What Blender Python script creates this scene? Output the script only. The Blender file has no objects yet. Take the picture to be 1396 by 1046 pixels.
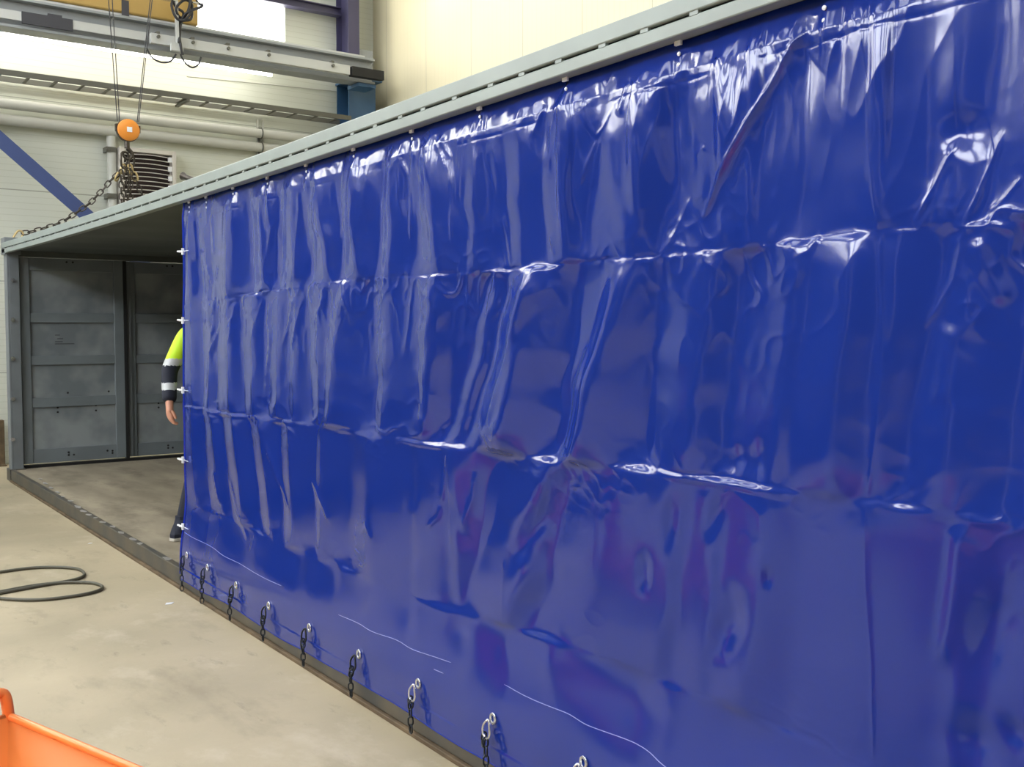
import bpy, bmesh, math, random
import numpy as np
from mathutils import Vector, Matrix
random.seed(7); rng = np.random.RandomState(11)
S = bpy.context.scene
C = S.collection
PI = math.pi
# ------------------------------------------------------------------ camera
F = 1400.0; CX, CY = 698.0, 523.0; HZ = 450.0; CAMZ = 1.62
TILT = math.atan((CY - HZ) / F)
YAW = math.radians(35.8)                       # clockwise from +Y
cam_d = bpy.data.cameras.new('camera'); cam = bpy.data.objects.new('camera', cam_d); C.objects.link(cam)
cam_d.sensor_width = 36.0; cam_d.lens = F / 1396.0 * 36.0
cam.location = (0, 0, CAMZ); cam.rotation_euler = (PI/2 - TILT, 0, -YAW)
S.camera = cam
R = Matrix.Rotation(-YAW, 3, 'Z') @ Matrix.Rotation(PI/2 - TILT, 3, 'X')
def ray(px, py):
    return R @ Vector(((px - CX) / F, (CY - py) / F, -1.0))
def on_x(px, py, x):
    d = ray(px, py); t = x / d.x; return Vector((x, d.y * t, CAMZ + d.z * t))
def on_y(px, py, y):
    d = ray(px, py); t = y / d.y; return Vector((d.x * t, y, CAMZ + d.z * t))
def on_z(px, py, z):
    d = ray(px, py); t = (z - CAMZ) / d.z; return Vector((d.x * t, d.y * t, z))
def px_of_y(y, x=2.10):
    a = math.atan2(x, y); return CX + F * math.tan(a - YAW)

# ------------------------------------------------------------------ materials
def mat(name, col, rough=0.5, metal=0.0, var=0.0, scale=6.0, bump=0.0, bscale=40.0, spec=0.5, col2=None, stretch=(1,1,1), emit=None, estr=0.0, detail=5, lo=.35, hi=.65):
    m = bpy.data.materials.new(name); m.use_nodes = True
    nt = m.node_tree; b = nt.nodes['Principled BSDF']
    b.inputs['Base Color'].default_value = (*col, 1); b.inputs['Roughness'].default_value = rough
    b.inputs['Metallic'].default_value = metal; b.inputs['Specular IOR Level'].default_value = spec
    if emit:
        b.inputs['Emission Color'].default_value = (*emit, 1); b.inputs['Emission Strength'].default_value = estr
    if var > 0 or col2 or bump > 0:
        tc = nt.nodes.new('ShaderNodeTexCoord'); mp = nt.nodes.new('ShaderNodeMapping')
        mp.inputs['Scale'].default_value = stretch
        nt.links.new(tc.outputs['Object'], mp.inputs['Vector'])
    if var > 0 or col2:
        n = nt.nodes.new('ShaderNodeTexNoise'); n.inputs['Scale'].default_value = scale; n.inputs['Detail'].default_value = detail
        nt.links.new(mp.outputs[0], n.inputs['Vector'])
        r = nt.nodes.new('ShaderNodeValToRGB'); r.color_ramp.elements[0].position = lo; r.color_ramp.elements[1].position = hi
        c2 = col2 if col2 else tuple(c * (1 - var) for c in col)
        r.color_ramp.elements[0].color = (*c2, 1); r.color_ramp.elements[1].color = (*col, 1)
        nt.links.new(n.outputs['Fac'], r.inputs[0]); nt.links.new(r.outputs[0], b.inputs['Base Color'])
    if bump > 0:
        n2 = nt.nodes.new('ShaderNodeTexNoise'); n2.inputs['Scale'].default_value = bscale; n2.inputs['Detail'].default_value = 4
        nt.links.new(mp.outputs[0], n2.inputs['Vector'])
        bp = nt.nodes.new('ShaderNodeBump'); bp.inputs['Strength'].default_value = bump; bp.inputs['Distance'].default_value = 0.01
        nt.links.new(n2.outputs['Fac'], bp.inputs['Height']); nt.links.new(bp.outputs[0], b.inputs['Normal'])
    return m
def panel_wall(name, col, axis, fine, seam, fine_dark=.9, seam_dark=.6, rough=.45, fw=.12, sw=.012):
    """painted metal cladding: fine grooves + wider seams along one axis (0 x,1 y,2 z)"""
    m = mat(name, col, rough); nt = m.node_tree; b = nt.nodes['Principled BSDF']
    tc = nt.nodes.new('ShaderNodeTexCoord'); sp = nt.nodes.new('ShaderNodeSeparateXYZ'); nt.links.new(tc.outputs['Object'], sp.inputs[0])
    def groove(period, w):
        a = nt.nodes.new('ShaderNodeMath'); a.operation = 'DIVIDE'; a.inputs[1].default_value = period
        nt.links.new(sp.outputs[axis], a.inputs[0])
        f = nt.nodes.new('ShaderNodeMath'); f.operation = 'FRACT'; nt.links.new(a.outputs[0], f.inputs[0])
        l = nt.nodes.new('ShaderNodeMath'); l.operation = 'LESS_THAN'; l.inputs[1].default_value = w; nt.links.new(f.outputs[0], l.inputs[0])
        return l.outputs[0]
    g1 = groove(fine, fw); g2 = groove(seam, sw)
    def mix(fac, c1_out, k):
        x = nt.nodes.new('ShaderNodeMix'); x.data_type = 'RGBA'; x.blend_type = 'MULTIPLY'
        nt.links.new(fac, x.inputs[0]); nt.links.new(c1_out, x.inputs[6]); x.inputs[7].default_value = (k, k, k*.97, 1); return x.outputs[2]
    n = nt.nodes.new('ShaderNodeTexNoise'); n.inputs['Scale'].default_value = 1.2; n.inputs['Detail'].default_value = 4
    nt.links.new(tc.outputs['Object'], n.inputs[0])
    r = nt.nodes.new('ShaderNodeValToRGB'); r.color_ramp.elements[0].color = (*[c*.9 for c in col], 1); r.color_ramp.elements[1].color = (*col, 1)
    nt.links.new(n.outputs['Fac'], r.inputs[0])
    o = mix(g2, mix(g1, r.outputs[0], fine_dark), seam_dark)
    nt.links.new(o, b.inputs['Base Color'])
    ad = nt.nodes.new('ShaderNodeMath'); ad.operation = 'MAXIMUM'; nt.links.new(g1, ad.inputs[0]); nt.links.new(g2, ad.inputs[1])
    bp = nt.nodes.new('ShaderNodeBump'); bp.invert = True; bp.inputs['Strength'].default_value = .25; bp.inputs['Distance'].default_value = .004
    nt.links.new(ad.outputs[0], bp.inputs['Height']); nt.links.new(bp.outputs[0], b.inputs['Normal'])
    return m
M = {}
M['wall'] = panel_wall('white_cladding', (.70,.72,.63), 2, .075, 1.1)
M['wall_cream'] = panel_wall('cream_cladding', (.74,.67,.46), 1, .09, 1.1, .96, .7)
M['wall_left'] = mat('left_wall_paint', (.62,.61,.55), .6, var=.15, scale=.5)
M['lamp_soft'] = mat('strip_lamp_diffuser', (1,1,1), .3, emit=(1,.98,.88), estr=7.0)
M['wall_near'] = mat('grey_wall_paint_b', (.22,.22,.22), .6, var=.3, scale=.4)
M['ceiling'] = mat('ceiling_paint', (.35,.36,.35), .7, var=.2, scale=1)
M['floor'] = mat('concrete', (.50,.42,.28), .55, col2=(.36,.305,.20), scale=1.1, bump=.12, bscale=25, detail=9, lo=.3, hi=.68)
M['galv'] = mat('rail_paint', (.29,.335,.31), .45, .0, var=.12, scale=3)
M['rail_low'] = mat('dark_rail', (.055,.055,.05), .5, 0, col2=(.10,.085,.06), scale=5)
M['rust'] = mat('rusty_steel', (.16,.11,.06), .7, 0, var=.5, scale=9)
M['post'] = mat('post_paint', (.185,.205,.215), .5, var=.15, scale=4)
M['door'] = mat('primed_steel', (.30,.33,.335), .55, col2=(.18,.205,.22), scale=2.6, detail=3, lo=.38, hi=.62)
M['door_frame'] = mat('grey_steel', (.20,.23,.245), .5, var=.15, scale=3)
M['roof_in'] = mat('dark_roof_steel', (.10,.115,.105), .6, var=.3, scale=1.5, stretch=(1,.5,1))
M['ply'] = mat('worn_plywood', (.37,.315,.225), .6, col2=(.22,.185,.13), scale=2.2, stretch=(2,.6,1), detail=8, lo=.3, hi=.7)
M['scuff'] = mat('bare_metal_scuffs', (.55,.53,.50), .4, .6)
M['black'] = mat('black_gap', (.012,.012,.012), .7)
M['chrome'] = mat('zinc', (.75,.76,.78), .25, .9)
M['chain'] = mat('dark_chain_steel', (.035,.04,.045), .3, .7)
M['chain_old'] = mat('old_chain_steel', (.10,.085,.07), .4, .7, var=.4, scale=40)
M['brass'] = mat('yellow_chromate', (.55,.42,.20), .4, .5)
M['white_pl'] = mat('white_plastic', (.85,.86,.88), .3)
M['blue_steel'] = mat('blue_steel_paint', (.055,.085,.23), .4, var=.1, scale=3)
M['blue_column'] = mat('blue_column_paint', (.045,.12,.24), .4, var=.1, scale=3)
M['purple_steel'] = mat('dark_blue_steel_paint', (.06,.055,.12), .4)
M['girder'] = mat('girder_paint', (.33,.35,.36), .45, var=.08, scale=2)
M['girder_l'] = mat('light_girder_paint', (.55,.56,.54), .45)
M['yellow'] = mat('hoist_yellow', (.50,.33,.10), .45, var=.08, scale=2)
M['orange'] = mat('safety_orange', (1.0,.27,.06), .35, var=.08, scale=3)
M['orange_b'] = mat('block_orange', (.85,.30,.04), .35)
M['tray'] = mat('tray_steel', (.15,.148,.125), .5, .3)
M['pipe'] = mat('pipe_paint', (.58,.58,.52), .45, var=.06, scale=2)
M['vent'] = mat('vent_casing', (.66,.62,.56), .4)
M['vent_dark'] = mat('vent_inside', (.035,.02,.018), .7)
M['hose'] = mat('rubber_hose', (.085,.08,.055), .5)
M['cable'] = mat('black_cable', (.03,.03,.035), .5)
M['window'] = mat('daylight_glazing', (.9,.95,.95), .3, emit=(1,.98,.90), estr=4.0)
M['window_hi'] = mat('daylight_glazing_high', (.9,.95,1), .3, emit=(.92,.95,1.0), estr=9.0)
M['skylight'] = mat('skylight_glazing', (.9,.95,1), .3, emit=(.93,.96,1.0), estr=2.2)
M['lamp'] = mat('lamp_diffuser', (1,1,1), .3, emit=(1,.97,.90), estr=30.0)
M['lamp_case'] = mat('lamp_case', (.6,.6,.6), .4)
M['roller'] = mat('roller_door', (.10,.12,.17), .5)
M['skin'] = mat('skin', (.62,.30,.20), .5)
M['hivis'] = mat('hivis_yellow', (.62,.95,.02), .6, emit=None)
M['reflect'] = mat('reflective_tape', (.55,.57,.58), .35)
M['navy'] = mat('navy_cloth', (.012,.015,.03), .8)
M['hair'] = mat('hair', (.05,.03,.02), .7)
M['sole'] = mat('shoe_sole', (.55,.52,.45), .6)
M['sign'] = mat('dark_sign', (.05,.05,.06), .5)
M['thread'] = mat('worn_white_crease', (.26,.31,.66), .5)
def dirt(m, col, specs):
    nt = m.node_tree; b = nt.nodes['Principled BSDF']; src = b.inputs['Base Color'].links[0].from_socket
    tc = nt.nodes.new('ShaderNodeTexCoord')
    for sc, st, lo, hi, k in specs:
        mp = nt.nodes.new('ShaderNodeMapping'); mp.inputs['Scale'].default_value = st; nt.links.new(tc.outputs['Object'], mp.inputs[0])
        n = nt.nodes.new('ShaderNodeTexNoise'); n.inputs['Scale'].default_value = sc; n.inputs['Detail'].default_value = 8; n.inputs['Roughness'].default_value = .65; nt.links.new(mp.outputs[0], n.inputs[0])
        rr = nt.nodes.new('ShaderNodeValToRGB'); rr.color_ramp.elements[0].position = lo; rr.color_ramp.elements[1].position = hi
        rr.color_ramp.elements[0].color = (0,0,0,1); rr.color_ramp.elements[1].color = (k,k,k,1); nt.links.new(n.outputs['Fac'], rr.inputs[0])
        mx = nt.nodes.new('ShaderNodeMix'); mx.data_type = 'RGBA'; nt.links.new(rr.outputs[0], mx.inputs[0]); nt.links.new(src, mx.inputs[6]); mx.inputs[7].default_value = (*col,1); src = mx.outputs[2]
    nt.links.new(src, b.inputs['Base Color'])
dirt(M['floor'], (.20,.165,.105), [(2.2,(1,.45,1),.55,.72,.5),(9,(1,.35,1),.60,.70,.45)])
dirt(M['floor'], (.70,.62,.48), [(1.6,(1.2,.8,1),.56,.75,.5),(30,(1,1,1),.68,.74,.5)])
dirt(M['ply'], (.07,.055,.04), [(3,(1,.5,1),.5,.7,.6)])
# blue PVC
pv = mat('blue_pvc', (.007,.026,.225), .13, spec=.48, bump=.03, bscale=18)
pvb = pv.node_tree.nodes['Principled BSDF']
pvb.inputs['Coat Weight'].default_value = .22; pvb.inputs['Coat Roughness'].default_value = .10
M['pvc'] = pv
M['pvc_hem'] = mat('blue_pvc_hem', (.008,.03,.34), .2)

# ------------------------------------------------------------------ mesh builder
class MB:
    def __init__(s): s.bm = bmesh.new(); s.mi = 0
    def _f(s, vs):
        try:
            f = s.bm.faces.new(vs); f.material_index = s.mi; return f
        except ValueError: return None
    def box(s, a, b, rot=None, bev=0):
        x0,y0,z0 = a; x1,y1,z1 = b
        x0,x1 = sorted((x0,x1)); y0,y1 = sorted((y0,y1)); z0,z1 = sorted((z0,z1))
        vs = [s.bm.verts.new(p) for p in ((x0,y0,z0),(x1,y0,z0),(x1,y1,z0),(x0,y1,z0),(x0,y0,z1),(x1,y0,z1),(x1,y1,z1),(x0,y1,z1))]
        fs = [s._f([vs[i] for i in q]) for q in ((0,3,2,1),(4,5,6,7),(0,1,5,4),(1,2,6,5),(2,3,7,6),(3,0,4,7))]
        if rot is not None:
            for v in vs: v.co = rot @ v.co
        if bev:
            es = list({e for f in fs for e in f.edges}); bmesh.ops.bevel(s.bm, geom=es, offset=bev, segments=2, affect='EDGES', profile=.6)
        return s
    def bar(s, p, q, w, h, up=(0,0,1)):
        """rectangular bar p->q, w sideways, h along up"""
        p = Vector(p); q = Vector(q); d = (q-p).normalized(); u = Vector(up); side = d.cross(u).normalized(); u = side.cross(d)
        ring = lambda c: [s.bm.verts.new(c + side*a*w/2 + u*b*h/2) for a,b in ((-1,-1),(1,-1),(1,1),(-1,1))]
        A = ring(p); B = ring(q)
        for i in range(4): s._f([A[i],A[(i+1)%4],B[(i+1)%4],B[i]])
        s._f(A[::-1]); s._f(B); return s
    def tube(s, pts, r, n=8, closed=False, cap=True):
        pts = [Vector(p) for p in pts]; rs = r if isinstance(r,(list,tuple)) else [r]*len(pts)
        rings = []; prev = None; N = len(pts)
        for i,p in enumerate(pts):
            if closed: d = pts[(i+1)%N]-pts[i-1]
            else: d = pts[min(i+1,N-1)]-pts[max(i-1,0)]
            d.normalize()
            if prev is None:
                a = Vector((0,0,1)) if abs(d.z) < .9 else Vector((1,0,0)); u = d.cross(a).normalized()
            else: u = (prev - d*prev.dot(d)).normalized()
            prev = u; v = d.cross(u)
            rings.append([s.bm.verts.new(p + (u*math.cos(2*PI*k/n)+v*math.sin(2*PI*k/n))*rs[i]) for k in range(n)])
        for i in range(N if closed else N-1):
            A = rings[i]; B = rings[(i+1)%N]
            for k in range(n): s._f([A[k],A[(k+1)%n],B[(k+1)%n],B[k]])
        if not closed and cap: s._f(rings[0][::-1]); s._f(rings[-1])
        return s
    def cyl(s, p, q, r, n=16): return s.tube([p,q], r, n)
    def lathe(s, c, axis, prof, n=28):
        """prof: list of (radius, height along axis)"""
        c = Vector(c); ax = Vector(axis).normalized(); a = Vector((0,0,1)) if abs(ax.z)<.9 else Vector((1,0,0))
        u = ax.cross(a).normalized(); v = ax.cross(u); rings = []
        for r,h in prof: rings.append([s.bm.verts.new(c+ax*h+(u*math.cos(2*PI*k/n)+v*math.sin(2*PI*k/n))*max(r,1e-4)) for k in range(n)])
        for A,B in zip(rings,rings[1:]):
            for k in range(n): s._f([A[k],A[(k+1)%n],B[(k+1)%n],B[k]])
        s._f(rings[0][::-1]); s._f(rings[-1]); return s
    def prism(s, poly, d):
        d = Vector(d); A = [s.bm.verts.new(p) for p in poly]; B = [s.bm.verts.new(Vector(p)+d) for p in poly]; n = len(poly)
        for i in range(n): s._f([A[i],A[(i+1)%n],B[(i+1)%n],B[i]])
        s._f(A[::-1]); s._f(B); return s
    def link(s, c, d, side, L, W, r, n=5):
        """oval chain link centred c, long along d, wide along side"""
        d = Vector(d).normalized(); side = Vector(side); side = (side - d*side.dot(d)).normalized()
        pts = []
        for k in range(12):
            a = 2*PI*k/12; ca, sa = math.cos(a), math.sin(a)
            pts.append(Vector(c) + d*(ca*W/2 + math.copysign(max(0,(L-W)/2), ca) if abs(ca)>1e-6 else 0) + side*sa*W/2)
        return s.tube(pts, r, n, closed=True)
    def chain(s, pts, L, W, r):
        pts = [Vector(p) for p in pts]; seg = [(pts[i+1]-pts[i]).length for i in range(len(pts)-1)]; tot = sum(seg)
        pitch = L - 2.2*r; n = max(2, int(tot/pitch)); k = 0
        for i in range(n):
            t = (i+.5)/n*tot; j = 0
            while j < len(seg)-1 and t > seg[j]: t -= seg[j]; j += 1
            d = pts[j+1]-pts[j]; c = pts[j]+d*(t/seg[j]); a = Vector((0,0,1)) if abs(d.normalized().z)<.8 else Vector((1,.25,0))
            u = d.cross(a).normalized(); v = d.normalized().cross(u)
            s.link(c, d, (u+v*.35) if i%2 else (v-u*.35), L, W, r)
        return s
    def build(s, name, m, parent=None, smooth=True, bevel=0, recalc=True, split=False):
        if split:      # every disjoint piece becomes a part of its own
            bm = s.bm; bm.verts.ensure_lookup_table(); seen = set(); out = []
            for v in bm.verts:
                if v in seen: continue
                st = [v]; seen.add(v); isl = []
                while st:
                    q = st.pop(); isl.append(q)
                    for e in q.link_edges:
                        w_ = e.other_vert(q)
                        if w_ not in seen: seen.add(w_); st.append(w_)
                nb_ = MB(); mp = {q: nb_.bm.verts.new(q.co) for q in isl}
                for f in {f for q in isl for f in q.link_faces}: nb_._f([mp[q] for q in f.verts])
                out.append(nb_.build(name, m, parent, smooth, bevel, recalc))
            bm.free(); return out
        if recalc: bmesh.ops.recalc_face_normals(s.bm, faces=s.bm.faces[:])
        me = bpy.data.meshes.new(name); s.bm.to_mesh(me); s.bm.free()
        for x in (m if isinstance(m,(list,tuple)) else [m]): me.materials.append(M[x] if isinstance(x,str) else x)
        o = bpy.data.objects.new(name, me); C.objects.link(o)
        if smooth:
            me.polygons.foreach_set('use_smooth', [True]*len(me.polygons))
            me.set_sharp_from_angle(angle=math.radians(38))
        if bevel:
            b = o.modifiers.new('bevel','BEVEL'); b.width = bevel; b.segments = 2; b.limit_method = 'ANGLE'
        if parent is not None:
            o.parent = parent; o.matrix_parent_inverse = Matrix.Translation(parent.location).inverted()
        return o
def tag(o, label=None, cat=None, group=None, kind=None):
    if label: o['label'] = label
    if cat: o['category'] = cat
    if group: o['group'] = group
    if kind: o['kind'] = kind
    return o
def thing(name, loc, label, cat, group=None):
    o = bpy.data.objects.new(name, None); C.objects.link(o); o.location = loc; o.empty_display_size = .1
    return tag(o, label, cat, group)
def smoothpts(pts, n=8, closed=False):
    P = [Vector(p) for p in pts]; out = []; N = len(P)
    for i in range(N if closed else N-1):
        if closed: a,b,c,d = P[i-1],P[i],P[(i+1)%N],P[(i+2)%N]
        else: a,b,c,d = P[max(i-1,0)],P[i],P[i+1],P[min(i+2,N-1)]
        for k in range(n):
            t = k/n; out.append(.5*((2*b)+(c-a)*t+(2*a-5*b+4*c-d)*t*t+(-a+3*b-3*c+d)*t**3))
    if not closed: out.append(P[-1])
    return out

# ------------------------------------------------------------------ setting
YW = 13.6; XR = 7.3; XL = -8.5; YN = -7.0; ZC = 9.0
def struct(name, mb, m, **k): o = mb.build(name, m, smooth=False, **k); o['kind'] = 'structure'; return o
struct('floor', MB().box((XL-.2,YN-.2,-.1),(XR+.2,YW+.2,0)), 'floor')
sky = [(-5.2,-3.6),(0.2,1.8),(5.6,7.2),(10.2,11.8)]  # roof glazing added above the view for broader highlights and more light
w = MB(); w.box((XL-.2,YN-.2,ZC),(-6.8,YW+.2,ZC+.15)); w.box((4.8,YN-.2,ZC),(XR+.2,YW+.2,ZC+.15)); yy0 = YN-.2
for a,b in sky: w.box((-6.8,yy0,ZC),(4.8,a,ZC+.15)); yy0 = b
w.box((-6.8,yy0,ZC),(4.8,YW+.2,ZC+.15)); struct('ceiling', w, 'ceiling')
for i,(a,b) in enumerate(sky): struct('window_%d'%(i+20), MB().box((-6.8,a,ZC+.05),(4.8,b,ZC+.08)), 'skylight')
# back wall: window strip, and a large roller door added for reflections in the curtain
wx1 = on_y(389, 60, YW).x; WZ0, WZ1 = 5.39, 6.09; wx0 = -7.6  # strip runs on past the view to feed the curtain's reflections
w = MB()
w.box((XL,YW,0),(wx0,YW+.2,ZC))
w.box((wx0,YW,0),(wx1,YW+.2,WZ0)); w.box((wx0,YW,WZ1+.12),(wx1,YW+.2,6.25)); w.box((wx0,YW,8.2),(wx1,YW+.2,ZC)); w.box((wx1,YW,0),(XR+.2,YW+.2,ZC))
struct('wall_back', w, 'wall')
wd = MB(); wd.box((wx0,YW+.06,WZ0),(wx1,YW+.09,WZ1)); struct('window_1', wd, 'window')
wd = MB(); wd.box((wx0,YW+.06,6.25),(5.35,YW+.09,8.2)); struct('window_2', wd, 'window')  # upper glazing drawn taller than seen to spread highlights on the curtain
struct('trim_1', MB().box((5.35,YW+.05,6.25),(wx1,YW+.12,8.2)), 'wall')
r_ = MB(); r_.box((-8.3,YW-.03,0),(-4.5,YW-.001,4.3))
for k in range(43): r_.box((-8.3,YW-.05,k*.1+.01),(-4.5,YW-.03,k*.1+.085))
struct('door_1', r_, 'roller')
struct('wall_right', MB().box((XR,YN,0),(XR+.2,YW,ZC)), 'wall_cream')
# left wall, with an unseen high window band added for highlights on the curtain
w = MB(); w.box((XL-.2,YN,0),(XL,YW,6.2)); w.box((XL-.2,YN,8.3),(XL,YW,ZC))
edges = [YN,-4.8,-2.2,-1.2,1.4,2.4,5.0,6.0,8.6,9.6,12.2,YW]
for a,b in zip(edges[0::2], edges[1::2]): w.box((XL-.2,a,6.2),(XL,b,8.3))
struct('wall_left', w, 'wall_left')
for i,(a,b) in enumerate(zip(edges[1::2], edges[2::2])):
    wd = MB(); wd.box((XL-.1,a,6.2),(XL-.07,b,8.3)); struct('window_%d'%(i+3), wd, 'window_hi')
    fr = MB()
    for k in range(1,3): fr.box((XL-.07,a+(b-a)*k/3-.03,6.2),(XL-.02,a+(b-a)*k/3+.03,8.3))
    struct('trim_%d'%(i+2), fr, 'lamp_case')
for i,(a,b,h) in enumerate(((6.4,9.4,5.8),(10.3,12.9,4.4),(1.4,5.4,5.8),(-4.5,-.8,4.0))):  # unseen doors added as dark shapes for the curtain to mirror
    r_ = MB(); r_.box((XL+.001,a,0),(XL+.03,b,h))
    for k in range(int(h*10)): r_.box((XL+.03,a,k*.1+.01),(XL+.05,b,k*.1+.085))
    struct('door_%d'%(i+2), r_, 'roller')
struct('wall_near', MB().box((XL,YN-.2,0),(XR,YN,ZC)), 'wall_near')
# unseen ceiling lamps put in to light the closed hall
lamps = [(-5.5,10.5),(-5.5,5.5),(-5.5,0.5),(-1.5,10.5),(-1.5,5.5),(-1.5,0.5),(3.0,5.5),(3.0,0.5),(5.6,11.0),(5.6,6.0)]
lamp0 = None
for i,(x,y) in enumerate(lamps):
    if lamp0 is None:
        t = thing('ceiling_lamp', (x,y,8.5), 'long rectangular hall lamp hanging under the ceiling', 'lamp', 'hall ceiling lamps')
        lp = []
        lp.append(MB().box((x-.16,y-.75,8.53),(x+.16,y+.75,8.60)).build('lamp_case','lamp_case',t))
        lp.append(MB().box((x-.14,y-.72,8.50),(x+.14,y+.72,8.53)).build('lamp_diffuser','lamp',t))
        lp.append(MB().cyl((x,y-.5,8.6),(x,y-.5,9.0),.008).build('suspension_wire','cable',t)); lp.append(MB().cyl((x,y+.5,8.6),(x,y+.5,9.0),.008).build('suspension_wire','cable',t))
        lamp0 = t
    else:
        r = lamp0.copy(); C.objects.link(r); r.location = (x,y,8.5)
        for c in lp: d = c.copy(); C.objects.link(d); d.parent = r
t = thing('flood_lamp', (6.9,11.6,6.5), 'wall-mounted flood lamp above the cream right wall', 'lamp')  # unseen lamp added to make the hot spot on the right wall
MB().box((6.75,11.35,6.5),(7.05,11.85,6.6)).build('lamp_case','lamp_case',t)
MB().box((6.78,11.38,6.485),(7.03,11.82,6.50)).build('lamp_diffuser','lamp_soft',t)
MB().box((7.05,11.55,6.52),(XR-.001,11.65,6.57)).build('lamp_bracket','lamp_case',t)
# ------------------------------------------------------------------ wall fittings
# cable tray
def yz(px,py,y): return on_y(px,py,y)
ty = 13.33
zt = on_y(235, 131, ty-.17).z
t = thing('cable_tray', (2.0,YW,zt), 'long grey ladder-type cable tray running across the back wall below the crane girder', 'cable tray')
MB().box((-6,ty-.19,zt-.012),(6.7,ty-.17,zt+.05)).build('side_rail','tray',t); MB().box((-6,ty+.17,zt-.012),(6.7,ty+.19,zt+.05)).build('side_rail','tray',t)
mb = MB(); x = -6.0
while x < 6.6:
    mb.bar((x,ty-.17,zt-.005),(x+.0,ty+.17,zt-.005),.035,.012); x += .305
o = mb.build('rung','tray',t); o['kind'] = 'stuff'
mb = MB(); 
for k in range(3): mb.cyl((-6,ty-.145+.035*k,zt+.02),(6.6,ty-.145+.035*k,zt+.02),.014,8)
mb.build('cable','tray',t,split=True)
mb = MB()
for x in (-4.5,-1.5,1.5,4.4): mb.box((x-.02,ty-.19,zt-.04),(x+.02,YW-.002,zt-.013)); 
mb.build('bracket','tray',t,split=True)
# two wall pipes
for (pya,pyb,lab,nm) in ((0,0,'upper of two painted horizontal pipes on the back wall','a'),(1,1,'lower of two painted horizontal pipes on the back wall','b')):
    zz = on_y(235, (168,188)[pya], 13.47).z
    t = thing('wall_pipe', (2.0,YW,zz), lab, 'pipe', None)
    MB().cyl((-6,13.47,zz),(6.9,13.47,zz),.062,16).build('pipe','pipe',t)
    mb = MB()
    for x in (1.2, on_y(356,190,13.47).x, 6.3):
        mb.tube([(x,13.47+.07*math.cos(a),zz+.07*math.sin(a)) for a in np.linspace(0,2*PI,17)[:-1]],.01,6,closed=True); mb.box((x-.012,13.53,zz-.09),(x+.012,YW-.001,zz+.09)); mb.build('pipe_clamp','tray',t); mb = MB()
    mb.bm.free()
# small strut channel where pipes are hung
xs = on_y(356,180,13.55).x
tag(MB().box((xs-.05,13.56,on_y(356,215,13.55).z-.5),(xs-.03,13.599,on_y(356,163,13.55).z)).box((xs+.03,13.56,on_y(356,215,13.55).z-.5),(xs+.05,13.599,on_y(356,163,13.55).z)).build('strut_channel','pipe'),
    'short vertical double strut channel on the back wall holding the two pipes','pipe bracket')
# vertical duct
dx0 = on_y(147,230,13.5).x; dx1 = on_y(158,230,13.5).x; dz1 = on_y(154,184,13.5).z
t = thing('down_pipe', ((dx0+dx1)/2,YW,0.2), 'vertical painted down pipe on the back wall left of the air heater', 'pipe')
MB().cyl(((dx0+dx1)/2,13.5,0.0),((dx0+dx1)/2,13.5,dz1),.056,18).build('pipe','pipe',t)
mb = MB()
for py in (205,268):
    z = on_y(154,py,13.5).z; mb.box((dx0-.03,13.43,z-.03),(dx1-.012,13.599,z+.03)); mb.cyl((dx0-.01,13.40,z),(dx0-.01,13.44,z),.02,8); mb.build('pipe_clamp','tray',t); mb = MB()
# conduit line above tray right (thin) 
tag(MB().cyl(on_y(255,104,13.58)+Vector((0,0,0)), on_y(475,126,13.58),.007,6).build('wall_conduit','pipe'),'thin conduit on the back wall above the cable tray','conduit')
# heater
hy = 13.38
a = on_y(163,200,hy); b = on_y(240,200,hy); hz1 = on_y(200,203,hy).z; hz0 = hz1-.72
t = thing('air_heater', ((a.x+b.x)/2,YW,hz0), 'square wall air heater with a pale casing and dark horizontal louvres', 'heater')
mb = MB(); fr=.05
mb.box((a.x,hy,hz0),(a.x+fr,YW-.005,hz1)); mb.box((b.x-fr,hy,hz0),(b.x,YW-.005,hz1)); mb.box((a.x+fr,hy,hz1-fr),(b.x-fr,YW-.005,hz1)); mb.box((a.x+fr,hy,hz0),(b.x-fr,YW-.005,hz0+fr))
mb.build('casing','vent',t,bevel=.004)
MB().box((a.x+fr,hy+.12,hz0+fr),(b.x-fr,hy+.16,hz1-fr)).build('heating_coil','vent_dark',t)
for k in range(11):
    z = hz0+fr+.03+k*(.72-2*fr-.04)/10.5
    pts = [(a.x+fr+(b.x-a.x-2*fr)*u, hy+.02, z+.016*math.sin(PI*u)) for u in np.linspace(0,1,9)]
    mb = MB()
    for p,q in zip(pts,pts[1:]): mb.bar(p,q,.03,.009,up=(0,-.2,.97))
    mb.build('louvre','vent',t)
mb = MB()
for k in range(5): mb.box((b.x-fr-.05,hy+.0,hz0+.1+k*.12),(b.x-fr-.005,hy+.03,hz0+.16+k*.12))
mb.build('louvre_clip','white_pl',t,split=True)
# blue diagonal brace
pA = on_y(0,190,13.02); pB = on_y(122,297,13.02)
d = (pB-pA).normalized(); p0 = pA - d*3.2; p1 = pB + d*((.12-pB.z)/d.z)
t = thing('steel_brace', (p1.x,YW,0), 'blue diagonal steel brace crossing the back wall', 'brace')
mb = MB(); mb.bar(p0+Vector((0,0,0)),p1,.16,.012,up=(0,1,0)); mb.bar(p0+Vector((.0,.06,-.055)),p1+Vector((.0,.06,-.055)),.012,.12,up=(0,1,0)); mb.build('angle_bar','blue_steel',t)
MB().box((p1.x-.18,12.90,0),(p1.x+.22,13.14,.025)).build('gusset','blue_steel',t)
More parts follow.
